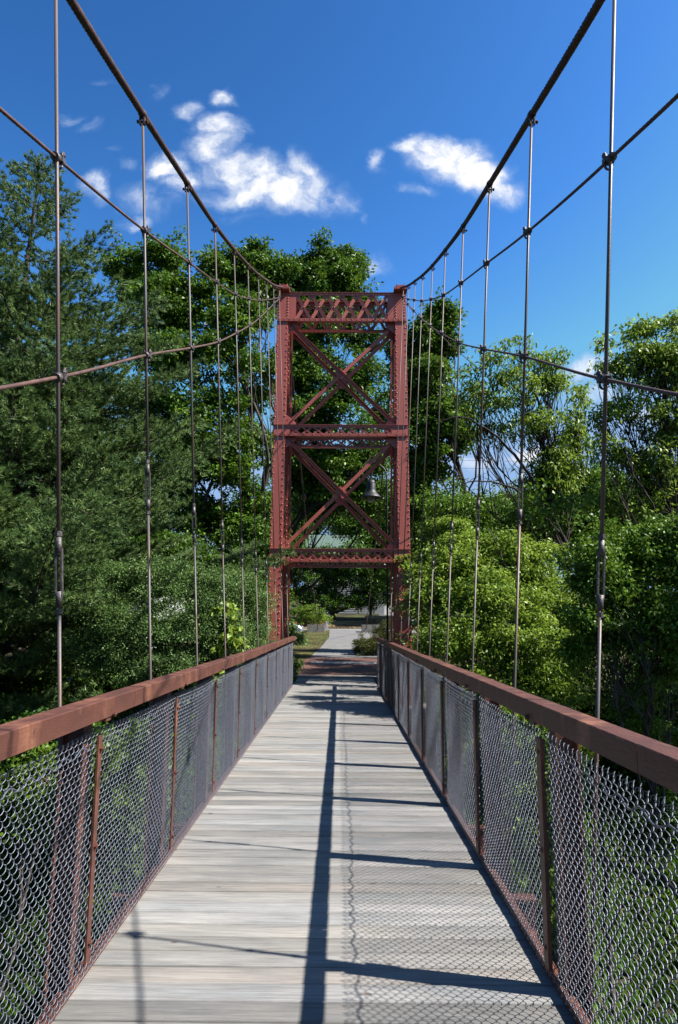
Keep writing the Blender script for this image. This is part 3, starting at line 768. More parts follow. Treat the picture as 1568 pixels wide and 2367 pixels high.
def tree(name, label, cat, base, lobes, n_cl, per, cr, ln, wd, m, seed, rt=.2, bark='bark', twigs=60, droop=.4, fork=.45, lean=None, shell=.42, group=None, tintshift=0, twr=.008, up=.2, extra=()):
    rng = np.random.default_rng(seed); base = np.asarray(base, float)
    root = empty(name, tuple(base), label, cat, group)
    lc = np.array([l[:3] for l in lobes]); top = np.array([(lc[:, 0]*1).mean(), lc[:, 1].mean(), lc[:, 2].max()])
    if lean is not None: top = np.asarray(lean, float)
    parts = []
    P, Rr = limb(base-np.array([0, 0, .3]), top, rt, rt*.18, rng, 14, .035, 0); parts.append(tube_np(P, Rr, 9))
    stems = {}
    for i, l in enumerate(lobes):
        c = np.array(l[:3]); t = np.clip((c[2]-base[2])/(top[2]-base[2])-.28+rng.uniform(-.08, .05), .12, .92); j = t*13; a = int(j)
        s = P[a]+(P[min(a+1, 13)]-P[a])*(j-a)
        r = max(rt*(1-t)*.6, .02)
        Q, q = limb(s, c, r, r*.3, rng, 9, .09, .12); parts.append(tube_np(Q, q, 6)); stems[i] = Q
    for pl, ra, rb in extra:
        Q = smooth_pts(pl, .15); Q = Q+rng.normal(0, .012, Q.shape); parts.append(tube_np(Q, np.linspace(ra, rb, len(Q)), 7))
        for q in range(14):
            i = rng.integers(len(Q)//3, len(Q)); e = Q[i]+rng.normal(0, .35, 3)+np.array([-.2, 0, -.1]); G, g = limb(Q[i], e, .008, .003, rng, 6, .1, -.1); parts.append(tube_np(G, g, 4))
    cen, src = make_crown('crown', rng, lobes, n_cl, per, cr, ln, wd, m, root, droop, shell, tintshift, up)
    pick = rng.permutation(len(cen))[:twigs]
    for k in pick:
        Q = stems[src[k]]; d = np.linalg.norm(Q-cen[k], axis=1); jm = int(np.argmin(d)); a = Q[rng.integers(max(1, jm//2), max(2, jm)+0) if jm > 2 else 1]
        G, g = limb(a, cen[k], twr*2.2, twr*.6, rng, 5, .08, .05); parts.append(tube_np(G, g, 4))
    V, F = join_np(parts); link('trunk', np_mesh('trunk', V, F, True), M[bark], root)
    return root
def lobes_at(y, spec, depth=1.0):
    """spec rows: px, py, rx_px, rz_px, dy, weight -> ellipsoids of real size at depth y+dy"""
    out = []
    for (px, py, rx, rz, dy, *w) in spec:
        c = at(px, py, y+dy); s = (y+dy)/1568
        a, b = rx*s, rz*s*1.05
        out.append((c[0], c[1], c[2], a, depth*(a+b)/2, b, w[0] if w else 1))
    return out
def g3(x, y): return (x, y, float(T(x, y)))

# --- the large white pine on the left bank
def make_pine(base, top, slope, seed, label, name='pine_tree', hmin=-1.2, wh=.40, dens=1.0, rmax=6.2, rt=.24):
    rng = np.random.default_rng(seed); base = np.array(base); top = np.array(top)
    root = empty(name, tuple(base), label, 'tree')
    wood = []
    n = 20; tz = np.linspace(0, 1, n)[:, None]; P = base+(top-base)*tz; P[:, 0] += .08*np.sin(tz[:, 0]*7); wood.append(tube_np(P, np.linspace(rt, .02, n), 10))
    tips = []; dirs = []
    H = hmin
    while H < top[2]-.25:
        t = (H-base[2])/(top[2]-base[2]); c = base+(top-base)*t
        Rr = min(rmax, slope*(top[2]-H)+.18); nb = rng.integers(6, 9) if top[2]-H > 3.5 else rng.integers(3, 6)
        a0 = rng.uniform(0, 6.28)
        for j in range(nb):
            az = a0+j/nb*2*math.pi+rng.normal(0, .18)
            L = Rr*rng.uniform(.58, 1.14)
            if rng.random() < .10: L *= .5
            hx, hy = math.cos(az), math.sin(az)
            rise = (.75 if top[2]-H < 2.2 else (.30 if top[2]-H < 5 else .10))+rng.normal(0, .07)
            m = max(5, int(L/.22)); s = np.linspace(0, 1, m)
            Q = c+np.stack([hx*L*s, hy*L*s, L*(rise*s**1.5-.10*np.sin(math.pi*s))+.0*s], -1)
            wood.append(tube_np(Q, np.linspace(max(.012, L*.011), .005, m), 4))
            # flat fans of side shoots
            k0 = .22 if L > 1.5 else .1
            ds = .17/dens
            npos = max(2, int(L*(1-k0)/ds))
            for q in range(npos):
                s_ = k0+(1-k0)*(q+rng.uniform(.2, .8))/npos; p = c+np.array([hx*L*s_, hy*L*s_, L*(rise*s_**1.5-.10*math.sin(math.pi*s_))])
                for sg in (-1, 1):
                    l2 = min(1.15, (.30+.42*L*(1-s_)+.10)*rng.uniform(.6, 1.1)); b = az+sg*rng.uniform(.55, 1.05)
                    d = np.array([math.cos(b), math.sin(b), rng.uniform(.02, .30)])
                    kk = max(2, int(l2/.095))
                    for u in range(kk):
                        f = (u+1)/kk; pt = p+d*l2*f+np.array([0, 0, .06*l2*f*f])+rng.normal(0, .018, 3)
                        tips.append(pt); e = d+np.array([0, 0, .45])+rng.normal(0, .22, 3); dirs.append(e)
                        if rng.random() < .35:
                            tips.append(pt+rng.normal(0, .05, 3)+np.array([0, 0, .02])); dirs.append(e+rng.normal(0, .5, 3))
                    if q % 3 == 0: wood.append(tube_np(np.array([p, p+d*l2*.9]), [.005, .003], 3))
            tips.append(Q[-1]); dirs.append(np.array([hx, hy, .5]))
        H += wh*rng.uniform(.8, 1.2)
    for q in range(10):
        tips.append(top+np.array([0, 0, -.06*q+.1])); dirs.append(np.array([rng.normal(0, .3), rng.normal(0, .3), 1]))
    tips = np.array(tips); dirs = np.array(dirs); dirs /= np.linalg.norm(dirs, axis=1)[:, None]
    K = 19; N_ = len(tips)
    idx = np.repeat(np.arange(N_), K); D = dirs[idx]+rng.normal(0, .50, (len(idx), 3)); D /= np.linalg.norm(D, axis=1)[:, None]
    ln = rng.uniform(.085, .135, len(idx))[:, None]
    p0 = tips[idx]+rng.normal(0, .012, (len(idx), 3)); B = np.cross(D, rng.normal(size=D.shape)); B /= np.linalg.norm(B, axis=1)[:, None]
    V = np.stack([p0-B*.0085, p0+B*.0085, p0+D*ln], 1).reshape(-1, 3); print('needles', len(idx)); F = np.arange(len(V)).reshape(-1, 3)
    ct = rng.normal(0, .13, N_)[idx]
    big = .10*np.sin(p0[:, 0]*2.1)*np.sin(p0[:, 2]*2.7+1)
    tint = np.clip(.42+ct+big+rng.normal(0, .15, len(idx)), 0, 1)
    link('crown', np_mesh('crown', V, F, False, tint), M['needle'], root)
    V, F = join_np(wood); link('trunk', np_mesh('trunk', V, F, True), M['bark'], root)
    print('pine tris', len(idx))
tp = at(88, 372, 15.5)
make_pine((tp[0]-.1, 15.5, -3.4), tuple(tp), .60, 3, 'tall feathery pine on the left bank reaching out to the tower', dens=1.15)
tp = at(-40, 520, 19)
make_pine((tp[0], 19, -3), tuple(tp), .5, 5, 'second pine at the left edge, partly hidden behind the tall one', dens=.6, wh=.6, rmax=4.2, hmin=1.0, rt=.18)

# --- broadleaf trees
tree('broadleaf_tree', 'large dark green leafy tree between the pine and the tower', 'tree', g3(-3.5, 25),
     lobes_at(25, [(375,590,62,60,0),(300,640,60,60,1),(500,625,62,62,0),(580,650,80,70,.6),(440,700,80,70,-.6),(370,720,80,90,-.4),(540,740,90,70,-.8),(610,700,60,70,1),(635,640,44,40,.6),(585,600,40,34,.4),
        (400,840,90,80,-1),(530,850,90,80,-1.2,.7),(350,960,80,80,0),(470,960,90,70,-1.4,.7),(610,830,50,60,0,.5),(590,930,50,60,1,.8),(520,1050,80,70,-.8,.9),(590,1020,60,60,.5,.8),(430,1080,90,70,0),(600,1180,60,70,0,.7),(500,1200,100,70,0),(330,1130,90,80,1)], .9),
     1150, 82, .42, .165, .088, M['leaf_deep'], 21, rt=.26, twigs=160, lean=at(545, 640, 25.4), tintshift=.04)
tree('broadleaf_tree', 'tallest leafy tree rising behind the tower head', 'tree', g3(-4.3, 34),
     lobes_at(34, [(755,590,44,46,0),(715,640,60,50,.5),(800,620,48,46,.5),(770,660,75,50,-.5),(690,690,60,60,.5),(830,640,30,34,1,.6),(740,760,80,80,-1),(840,760,60,60,0,.7),(676,630,46,46,1,1),(800,680,60,50,0,1),(848,690,30,40,0,.8),
       (700,860,90,80,-1),(830,870,80,70,-1,.7),(770,960,100,70,-1.5,.8),(890,960,60,60,0,.5),(690,1000,70,70,0,.7),(860,1060,70,60,0,.8),(760,1090,90,60,-1,.8),(720,1170,70,50,0,.7),(870,1160,60,50,0,.8),(800,1150,70,40,0,1),(770,1130,70,40,1,1),(690,1090,50,60,0)], .8),
     1250, 80, .50, .20, .10, M['leaf_deep'], 22, bark='bark_dark', rt=.17, twigs=150, lean=at(770, 600, 34), tintshift=.02)
tree('broadleaf_tree', 'narrow leafy tree just right of the tower under the ropes', 'tree', g3(5.6, 27),
     lobes_at(27, [(1020,740,42,46,0),(985,790,50,55,0),(1035,800,26,34,0),(1000,870,58,55,-.5),(960,900,45,60,0),(1030,950,60,50,-.5),(985,1000,66,60,-.5),(1050,1010,44,44,0,.8),(970,1090,60,60,0),(1020,740,26,26,0),(930,830,35,60,1),(960,1180,50,60,0)], .9),
     760, 74, .40, .18, .09, M['leaf_deep'], 23, bark='bark_dark', rt=.16, twigs=120, lean=at(1010, 760, 27), tintshift=.1)
tree('boxelder_tree', 'sparse arching tree with bare grey limbs and open light foliage right of the tower', 'tree', g3(5.6, 17.5),
     lobes_at(17.5, [(1130,830,60,28,0,.55),(1200,800,50,26,0,.5),(1250,830,60,34,0,.55),(1200,900,90,55,0,.7),(1290,890,66,50,.4,.7),(1120,920,66,44,0,.55),(1340,940,44,50,0,.7),(1080,900,50,60,0,.5),(1230,990,80,50,0,.6),(1300,1040,70,50,0,.9),
        (1150,1010,60,40,0,.22),(1090,980,60,60,0,.3),(1330,1010,50,40,0,.9),(1270,1110,80,50,0,1.1)], .9),
     390, 27, .27, .15, .05, M['leaf_bright'], 24, rt=.12, bark='bark_dark', twigs=330, droop=.95, lean=at(1235, 900, 17.5), tintshift=.02, twr=.006,
     extra=[([at(1310, 1260, 17.4), at(1265, 1170, 17.3), at(1215, 1085, 17.1), at(1150, 1010, 16.9), at(1075, 965, 16.8), at(1010, 975, 16.7)], .065, .012),
            ([at(1290, 1230, 17.2), at(1240, 1175, 17.0), at(1190, 1130, 16.8), at(1120, 1112, 16.6), at(1060, 1122, 16.5), at(1015, 1135, 16.4)], .045, .006),
            ([at(1300, 1200, 17.4), at(1290, 1080, 17.4), at(1275, 960, 17.4), at(1250, 860, 17.4)], .05, .01)])
tree('boxelder_tree', 'bright leafy tree leaning in at the right edge with dark stems against the sky', 'tree', g3(7.2, 14),
     lobes_at(14, [(1470,780,60,40,0,.7),(1540,765,60,36,0,.8),(1400,850,44,60,0,.5),(1450,850,75,60,0,.8),(1540,860,70,80,0,.9),(1380,960,50,40,0,.5),(1470,960,90,50,0,.55),(1560,1000,60,80,0,.8),(1400,1050,60,40,0,.7),(1500,1080,90,60,0,.9),(1620,900,80,150,0,.8),(1450,1150,90,60,0,1)], .9),
     520, 36, .26, .12, .045, M['leaf_bright'], 25, rt=.10, bark='bark_dark', twigs=340, droop=.7, lean=at(1510, 820, 14), tintshift=.12, twr=.005)
tree('broadleaf_tree', 'leafy green thicket tree closing the view below the sparse tree', 'tree', g3(9.5, 20),
     lobes_at(20, [(1330,1130,110,60,0),(1450,1180,110,70,0),(1240,1190,90,50,0),(1560,1150,90,100,0),(1350,1250,130,80,0),(1180,1270,80,70,0),(1500,1300,130,90,0),(1060,1230,60,60,2)], .8),
     760, 74, .36, .13, .062, M['leaf_deep'], 26, rt=.2, twigs=60, tintshift=.22)
tree('willow_shrub', 'bright green arching shrub crowding the right side of the tower', 'shrub', g3(2.9, 12.6),
     lobes_at(12.6, [(1060,1300,80,60,0),(1180,1290,90,60,0),(1020,1400,80,70,-.3),(1150,1400,110,80,-.6),(1260,1370,90,70,0),(1080,1500,120,80,-1),(1220,1500,110,80,-1),(985,1330,40,60,1),(1320,1450,80,80,0),(1180,1620,130,90,-1.4),(1060,1240,50,36,1)], .8),
     1050, 80, .21, .074, .034, M['leaf_bright'], 27, rt=.07, bark='bark', twigs=260, droop=.5, tintshift=.06, twr=.004)
tree('bank_shrub', 'darker leafy bush filling the right edge below the bright tree', 'shrub', g3(5.6, 10),
     lobes_at(10, [(1420,1290,110,80,0),(1540,1280,90,80,0),(1460,1420,130,90,0),(1370,1500,80,80,0,.6),(1560,1480,90,110,0,.8),(1480,1600,110,80,.5,.35),(1400,1350,70,60,0),(1620,1350,80,120,0)], .8),
     700, 70, .20, .070, .034, M['leaf_deep'], 28, rt=.06, twigs=160, droop=.5, tintshift=.28, twr=.004)
tree('bank_shrub', 'leafy bush behind the mesh of the right railing', 'shrub', g3(2.9, 7.4),
     lobes_at(7.4, [(1210,1720,90,90,0),(1180,1860,90,90,0),(1130,1780,70,80,.5),(1320,1780,60,60,0,.6),(1250,1950,70,80,0,.5)], .8),
     330, 50, .15, .055, .034, M['leaf_bright'], 29, rt=.03, twigs=80, droop=.3, tintshift=-.05, twr=.003)
tree('bank_shrub', 'small leaved grey green bush beside the left handrail', 'shrub', g3(-3.6, 12),
     lobes_at(12, [(260,1360,80,50,0),(360,1350,110,50,0),(480,1360,90,50,0),(560,1380,60,60,.5),(300,1450,110,60,-.3),(430,1440,110,60,-.5),(230,1500,60,60,-.3,.7),(350,1540,120,60,-.6),(500,1460,90,70,0),(590,1450,40,70,.8),(450,1560,100,60,0)], .8),
     1250, 74, .19, .040, .024, M['leaf_small'], 30, rt=.06, twigs=160, droop=.1, tintshift=.05, twr=.004)
tree('vine_bush', 'yellow green large leaved vine rising over the left handrail', 'shrub', g3(-2.2, 11.5),
     lobes_at(11.5, [(530,1440,26,34,0),(515,1490,30,40,0),(545,1480,22,30,0),(470,1580,40,40,0)], 1),
     46, 26, .14, .105, .085, M['leaf_yellow'], 31, rt=.02, twigs=20, droop=.6, tintshift=.15, twr=.003)
tree('bank_shrub', 'leafy bush with yellowing leaves seen through the mesh of the left railing', 'shrub', g3(-2.2, 6.0),
     lobes_at(6.0, [(300,1900,80,120,0),(240,1800,80,80,.4),(330,1760,70,70,.5),(300,2060,70,80,0,.6),(120,1900,70,70,.6,.5),(60,1790,60,60,1,.6)], .8),
     300, 34, .14, .055, .036, M['leaf_yellow'], 32, rt=.03, twigs=80, droop=.3, tintshift=-.38, twr=.003)
tree('bank_shrub', 'dark low bush at the left edge under the pine branches', 'shrub', g3(-4.6, 9),
     lobes_at(9, [(60,1720,90,60,0,.7),(180,1720,80,50,0,.7),(100,1800,110,70,0,.6)], .8),
     420, 46, .18, .060, .034, M['leaf_deep'], 33, rt=.04, twigs=80, droop=.3, tintshift=-.15, twr=.004)
# climber with broad leaves on the right tower leg
tree('climbing_vine', 'vine with pale broad leaves climbing the lower right leg of the tower', 'vine', (1.9, 16.3, float(T(1.9, 16.3))),
     [(1.70, 16.45, 2.75, .22, .16, .32, 1), (1.85, 16.4, 2.3, .22, .16, .3, 1), (1.5, 16.45, 3.0, .25, .12, .12, 1), (2.0, 16.4, 1.8, .2, .2, .4, 1), (1.9, 16.4, 3.0, .2, .2, .15, 1)],
     48, 11, .12, .10, .085, M['leaf_yellow'], 34, rt=.015, twigs=26, droop=.5, tintshift=-.1, twr=.003)
# shade casting crown beyond the frame's right edge of the bridge end
# --- behind: far side of the road and the sides
tree('shade_tree', 'dense dark tree with low crown across the road, framed by the tower', 'tree', g3(-1.0, 67),
     lobes_at(67, [(740,1340,60,40,0),(800,1300,90,34,0),(720,1300,70,30,0),(880,1290,70,44,0),(820,1330,70,44,0),(880,1350,50,40,0),(690,1370,40,36,0),(780,1390,90,26,0),(860,1385,60,24,0),(760,1290,60,26,0),(900,1300,60,44,1),(680,1320,40,50,1)], 1.0),
     1300, 50, .55, .20, .12, M['leaf_deep'], 35, rt=.3, twigs=30, tintshift=-.12)
tree('young_tree', 'young thin stemmed tree on the grass left of the path', 'tree', g3(-2.05, 29.5),
     lobes_at(29.5, [(668,1468,22,20,0),(656,1458,14,14,0),(688,1478,16,10,0),(655,1485,20,16,0)], 1),
     120, 34, .20, .10, .06, M['leaf_small'], 36, rt=.035, twigs=20, tintshift=.1)
tree('round_shrub', 'olive green round shrub right of the path before the crosswalk', 'shrub', g3(1.9, 29),
     lobes_at(29, [(850,1493,32,28,0),(885,1478,30,30,.4),(872,1500,36,22,-.2),(830,1500,16,18,0),(900,1500,24,24,0)], 1),
     420, 60, .15, .062, .020, M['leaf_hedge'], 37, rt=.04, twigs=10, droop=-.6, shell=.3)
tree('bank_shrub', 'light green bush across the road left of the path', 'shrub', g3(-2.8, 58.5),
     lobes_at(58.5, [(728,1420,30,22,0),(705,1430,26,16,0),(750,1430,30,12,0),(690,1415,20,20,0)], 1),
     160, 44, .30, .13, .07, M['leaf_bright'], 38, rt=.04, twigs=10, tintshift=-.12)
tree('weed_clump', 'grey green weeds behind the olive shrub', 'shrub', g3(3.2, 36), lobes_at(36, [(885,1452,24,10,0),(868,1458,22,8,0),(905,1445,20,16,0)], 1),
     90, 30, .2, .12, .018, M['leaf_hedge'], 39, rt=.01, twigs=6, droop=-1.2)
tree('low_shrub', 'small leafy weed at the left end of the walkway', 'shrub', g3(-1.75, 19.8), lobes_at(19.8, [(682,1545,10,14,0),(690,1535,10,8,0),(680,1570,9,16,0)], 1),
     36, 20, .11, .08, .05, M['leaf_small'], 40, rt=.01, twigs=6, tintshift=.2)
bk = [('dark leafy tree deep in shade behind the tall pine', 30, [(60,1000,200,150,0),(220,1100,160,150,0),(-60,1200,180,180,0),(120,1300,180,120,0),(330,1260,140,120,0),(560,1290,90,110,0)], 41, 1500, .5, -.1),
      ('green tree closing the gap left of the tower feet', 22, [(560,1330,70,60,0),(620,1400,50,70,0),(480,1330,90,60,0),(600,1250,60,50,0),(380,1300,90,70,0)], 42, 600, .36, 0),
      ('green tree closing the gap right of the tower feet', 30, [(960,1260,50,60,0),(1010,1330,80,60,0),(940,1360,50,60,0),(1090,1330,90,60,0),(930,1180,30,50,0)], 43, 600, .45, .1),
      ('hazy green tree line tree left of the green roofed house', 66, [(660,1250,50,60,0),(600,1200,60,90,0),(690,1180,40,60,0),(560,1300,80,70,0)], 44, 500, .9, -.05),
      ('hazy green tree right of the green roofed house', 68, [(890,1240,50,50,0),(940,1200,50,70,0),(880,1180,40,40,0),(960,1290,60,60,0),(845,1250,20,24,-2,.6),(800,1270,30,12,-3,.5),(800,1215,44,36,0),(735,1198,44,18,0),(850,1205,30,20,0)], 45, 560, .9, .05),
      ('tall tree filling the sky behind the green roofed house', 94, [(700,1120,60,60,0),(770,1100,70,60,0),(850,1110,60,60,0),(800,1170,90,50,0),(720,1180,60,50,0),(890,1160,50,50,0),(780,1200,100,50,0),(700,1230,60,50,0),(860,1230,60,50,0)], 51, 760, 1.1, .0),
      ('distant tree behind the dark roof on the right', 80, [(1180,1190,70,40,0),(1290,1110,50,40,0),(1350,1130,80,60,0),(1450,1180,120,70,0)], 46, 600, .9, .1),
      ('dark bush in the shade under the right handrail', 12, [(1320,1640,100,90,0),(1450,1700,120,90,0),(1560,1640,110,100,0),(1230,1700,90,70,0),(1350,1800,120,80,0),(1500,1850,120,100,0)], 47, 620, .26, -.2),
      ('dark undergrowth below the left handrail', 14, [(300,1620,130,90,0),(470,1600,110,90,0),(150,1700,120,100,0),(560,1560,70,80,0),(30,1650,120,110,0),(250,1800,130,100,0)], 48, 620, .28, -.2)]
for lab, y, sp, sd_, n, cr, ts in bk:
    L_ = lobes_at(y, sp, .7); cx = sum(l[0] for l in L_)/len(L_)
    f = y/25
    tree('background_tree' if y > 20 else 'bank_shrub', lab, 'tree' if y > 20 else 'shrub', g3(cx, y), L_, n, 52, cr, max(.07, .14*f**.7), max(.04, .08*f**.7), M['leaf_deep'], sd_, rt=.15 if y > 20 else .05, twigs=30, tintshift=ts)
# a tree to the right of the frame near the bridge end that throws the dappled shade
tree('shade_tree', 'leafy tree whose branches shade the far end of the walkway from the right', 'tree', g3(5.9, 18.5),
     [(4.6, 17.2, 3.2, .9, 1.0, .8, .6), (5.2, 18.8, 4.6, 1.2, 1.4, 1.0, .6), (4.9, 21.0, 4.0, 1.4, 1.5, 1.0, .7), (6.0, 23.5, 5.0, 1.6, 1.5, 1.2, .7), (3.6, 19.5, 2.6, .7, 1.0, .6, .5), (4.4, 14.0, 4.0, .7, .9, .5, .4), (5.0, 22.5, 5.0, 1.2, 1.4, .8, 1), (3.7, 21.5, 5.0, 1.1, 1.6, .9, 1.2), (4.3, 24.5, 5.2, 1.3, 1.5, 1, 1.2)],
     620, 40, .30, .12, .06, M['leaf_deep'], 49, rt=.12, twigs=60, tintshift=.12)

tree('riverside_tree', 'riverside tree beyond the right edge shading the bushes under the right railing', 'tree', (9.5, 7.5, -5.3),
     [(8.3, 5.8, 4.4, 1.9, 2.6, 1.5, 1), (9.6, 9.0, 5.8, 2.0, 2.4, 1.6, 1), (9.2, 3.2, 5.4, 2, 2.4, 1.6, 1), (7.6, 8.0, 2.4, 1.4, 1.9, 1.0, 1)],
     620, 40, .5, .2, .1, M['leaf_deep'], 50, rt=.25, twigs=30)
for i, (x, y, h, w_) in enumerate([(-13, -8, 8, 5), (-9, -22, 9, 6), (2, -34, 10, 8), (13, -18, 9, 6), (17, -4, 8, 5), (-18, 4, 7, 5)]):  # unseen trees added outside the view to block low sky and deepen the shadows
    tree('riverside_tree', ['broad tree on the near bank left behind the camera', 'broad tree farther behind the camera on the left', 'broad tree straight behind the camera', 'broad tree farther behind the camera on the right', 'broad tree on the near bank right behind the camera', 'broad tree far out on the left beyond the pine'][i], 'tree', (x, y, -5),
         [(x, y, h*.45, w_*.8, w_*.8, h*.5, 1), (x+w_*.5, y+1, h*.2, w_*.6, w_*.6, h*.4, 1), (x-w_*.5, y-1, h*.15, w_*.6, w_*.6, h*.4, 1), (x, y+w_*.4, -1.5, w_*.9, w_*.5, 2.5, 1)],
         420, 34, 1.0, .55, .34, M['leaf_deep'], 80+i, rt=.3, twigs=10, group='trees lining the river behind the camera')

# --- grass and ground litter, nobody could count it
def grass(name, label, cat, regions, m, n, ln, wd, seed, keep=None):
    rng = np.random.default_rng(seed); P = []
    for (x0, x1, y0, y1, w) in regions:
        k = int(n*w); P.append(np.stack([rng.uniform(x0, x1, k), rng.uniform(y0, y1, k)], -1))
    P = np.vstack(P)
    if keep is not None: P = P[keep(P)]
    z = T(P[:, 0], P[:, 1])+ln*.35; P = np.column_stack([P, z]); k = len(P)
    A = rng.normal(0, .45, (k, 3)); A[:, 2] = 1; Nn = rng.normal(size=(k, 3)); Nn[:, 2] *= .2
    patch = .5+.35*np.sin(P[:, 0]*1.7+P[:, 1]*.6)*np.sin(P[:, 1]*1.1)
    o = link(name, leaves_mesh(name, P, A, Nn, ln, wd, np.clip(patch+rng.normal(0, .2, k), 0, 1), rng), m); tag(o, label, cat, kind='stuff')
off_path = lambda P: ~((P[:, 0] > -1.5-.0*P[:, 1]+.0) & (P[:, 0] < 2.0)) | (P[:, 1] > 56)
def off_path2(P):
    l = np.interp(P[:, 1], [19, 23.2, 26.8, 32, 40, 48.2], [-2.35, -1.65, -1.28, -1.03, -.78, -.93]); r = np.interp(P[:, 1], [19, 23.2, 32, 40, 48.2], [2.4, 2.1, 1.95, 2.15, 3.45])
    return (P[:, 0] < l) | (P[:, 0] > r)
grass('lawn_grass', 'sun bleached lawn beside the path', 'grass', [(-5, 0, 20, 30, .5), (-8, 0, 30, 48, .35), (1.9, 7, 20, 48, .3)], M['grass'], 90000, .07, .014, 61, off_path2)
grass('verge_grass', 'pale dry grass on the verge beyond the road', 'grass', [(-12, 12, 55.4, 56.9, .4), (-12, 5, 58.6, 64, .6)], M['drygrass'], 52000, .22, .05, 62)
grass('dry_weeds', 'straw coloured tall dry weeds beyond the road', 'grass', [(2.2, 4.9, 60.5, 64, 1)], M['drygrass'], 5200, .9, .05, 63)
grass('bank_undergrowth', 'low dark undergrowth covering the river bank', 'ground cover', [(-14, 14, 8.2, 20, 1)], M['leaf_deep'], 130000, .16, .09, 64, lambda P: np.abs(P[:, 0]) > 1.2)

# ------------------------------------------------------------------ things beyond the bridge
def street_lamp():
    c = at(858.5, 1140, 22); px = 1.50
    gz = float(T(px, 22)); root = empty('street_lamp', (px, 22, gz), 'black street lamp with bell shaped shade hanging beyond the tower', 'street lamp')
    b = MB(); b.tube([(px, 22, gz), (px, 22, gz+.9)], [.075, .06], 12); b.tube([(px, 22, gz+.9), (px, 22, gz+1.0), (px, 22, gz+1.05)], [.075, .07, .035], 12)
    b.tube([(px, 22, gz+1.05), (px, 22, 6.2)]+[(c[0]+(px-c[0])/2+(px-c[0])/2*math.cos(a), 22, 6.2+.45*math.sin(a)) for a in np.linspace(.3, math.pi-.3, 9)]+[(c[0], 22, 6.2), (c[0], 22, c[2]+.28)], [.032]+[.028]*12, 10)
    b.build('pole', M['black'], root)
    b = MB(); b.lathe((c[0], 22, c[2]-.16), [(.02, .62), (.10, .60), (.145, .52), (.15, .28), (.17, .20), (.24, .12), (.33, .03), (.335, .0), (.31, .0), (.22, .10), (.14, .16), (.0, .17)], 24); b.build('lamp_shade', M['black'], root)
    b = MB(); b.lathe((c[0], 22, c[2]-.29), [(.0, 0), (.11, .0), (.12, .02), (.12, .04), (.112, .05), (.12, .06), (.12, .10), (.112, .11), (.12, .12), (.12, .22)], 20); b.build('lamp_glass', M['lens'], root)
street_lamp()
def house(name, label, x0, x1, y0, y1, eave, ridge, roofm, ridge_x=True, over=.4, wins=()):
    zb = float(min(T(x0, y0), T(x1, y0)))-1; root = empty(name, ((x0+x1)/2, (y0+y1)/2, zb), label, 'building')
    b = MB(); b.box(((x0+x1)/2, (y0+y1)/2, (zb+eave)/2), (x1-x0, y1-y0, eave-zb))
    if not ridge_x:
        xm = (x0+x1)/2
        for y in (y0, y1): b.add([(x0, y, eave), (x1, y, eave), (xm, y, ridge-.1)], [(0, 1, 2)])
    z = zb+.3
    while z < eave-.1: b.box(((x0+x1)/2, y0-.012, z), (x1-x0, .02, .012)); z += .22
    b.build('wall', M['white'], root)
    b = MB(); o = over; th = .12
    if ridge_x:
        ym = (y0+y1)/2
        for ya in (y0-o, y1+o): b.beam((x0-o, (ya+ym)/2, (eave-.1+ridge)/2), (x1+o, (ya+ym)/2, (eave-.1+ridge)/2), math.hypot(ya-ym, ridge-eave+.1), th, (0, ya-ym, eave-.1-ridge))
    else:
        xm = (x0+x1)/2
        for xa in (x0-o, x1+o): b.beam(((xa+xm)/2, y0-o, (eave-.1+ridge)/2), ((xa+xm)/2, y1+o, (eave-.1+ridge)/2), math.hypot(xa-xm, ridge-eave+.1), th, (xa-xm, 0, eave-.1-ridge))
    b.build('roof', roofm, root)
    for (wx, wz) in wins:
        b = MB()
        for s in (-1, 1): b.box((wx+s*.45, y0-.03, wz), (.09, .08, 1.5)); b.box((wx, y0-.035, wz+s*.72), (.98, .08, .09))
        b.box((wx, y0-.03, wz), (.82, .05, .05)); w = b.build('window', M['white'], root)
        b = MB(); b.box((wx, y0-.015, wz), (.82, .03, 1.38)); b.build('pane', M['glassy'], w)
house('green_roofed_house', 'white house with pale green roof half hidden by leaves behind the tower', -4.4, 4.6, 76, 86, 8.8, 11.7, M['roof_green'], True, .5, [(-3, 8.2), (-.6, 8.2), (1.8, 8.2), (-2, 5.4), (2.6, 5.4)])
house('dark_roofed_building', 'building with long dark shingle roof behind the bushes right of the tower', 7.6, 15.6, 56, 64, 9.6, 12.1, M['roof_dark'], True, .4, [(9, 7.5), (11.5, 7.5), (14, 7.5)])
tag(MB().box((12.2, 60, 12.3), (.5, .5, .9)).build('chimney', M['brick'], [o for o in COL.objects if o.name.startswith('dark_roofed')][0]))
house('white_house', 'white house glimpsed through the pine branches on the left', -17.5, -10.5, 38, 46, 6.2, 9.2, M['roof_dark'], False, .4, [(-16, 4.6), (-12.5, 4.6)])
def block(name, c, d, lab):
    b = MB(); b.box(c, d); o = b.build(name, M['concrete']); tag(o, lab, 'concrete block'); return o
p = at(735, 1456, 45.5); block('anchor_block', (p[0]-.1, 45.5, p[2]-.05), (1.15, 1.2, .75), 'low concrete anchor block at the roadside left of the path')
p = at(846, 1456, 45.5); block('anchor_block', (p[0]+.3, 45.5, p[2]-.05), (1.15, 1.2, .75), 'low concrete anchor block half hidden by the olive shrub')
p = at(757, 1452, 47); zz = float(T(p[0], 47))
b = MB(); b.box((p[0], 47, zz+.3), (.12, .12, .6)); b.box((p[0], 47, zz+.62), (.15, .15, .05)); tag(b.build('marker_post', M['white']), 'short white marker post beside the crosswalk', 'post')
p = at(755, 1438, 56.5); zz = float(T(p[0], 56.5))
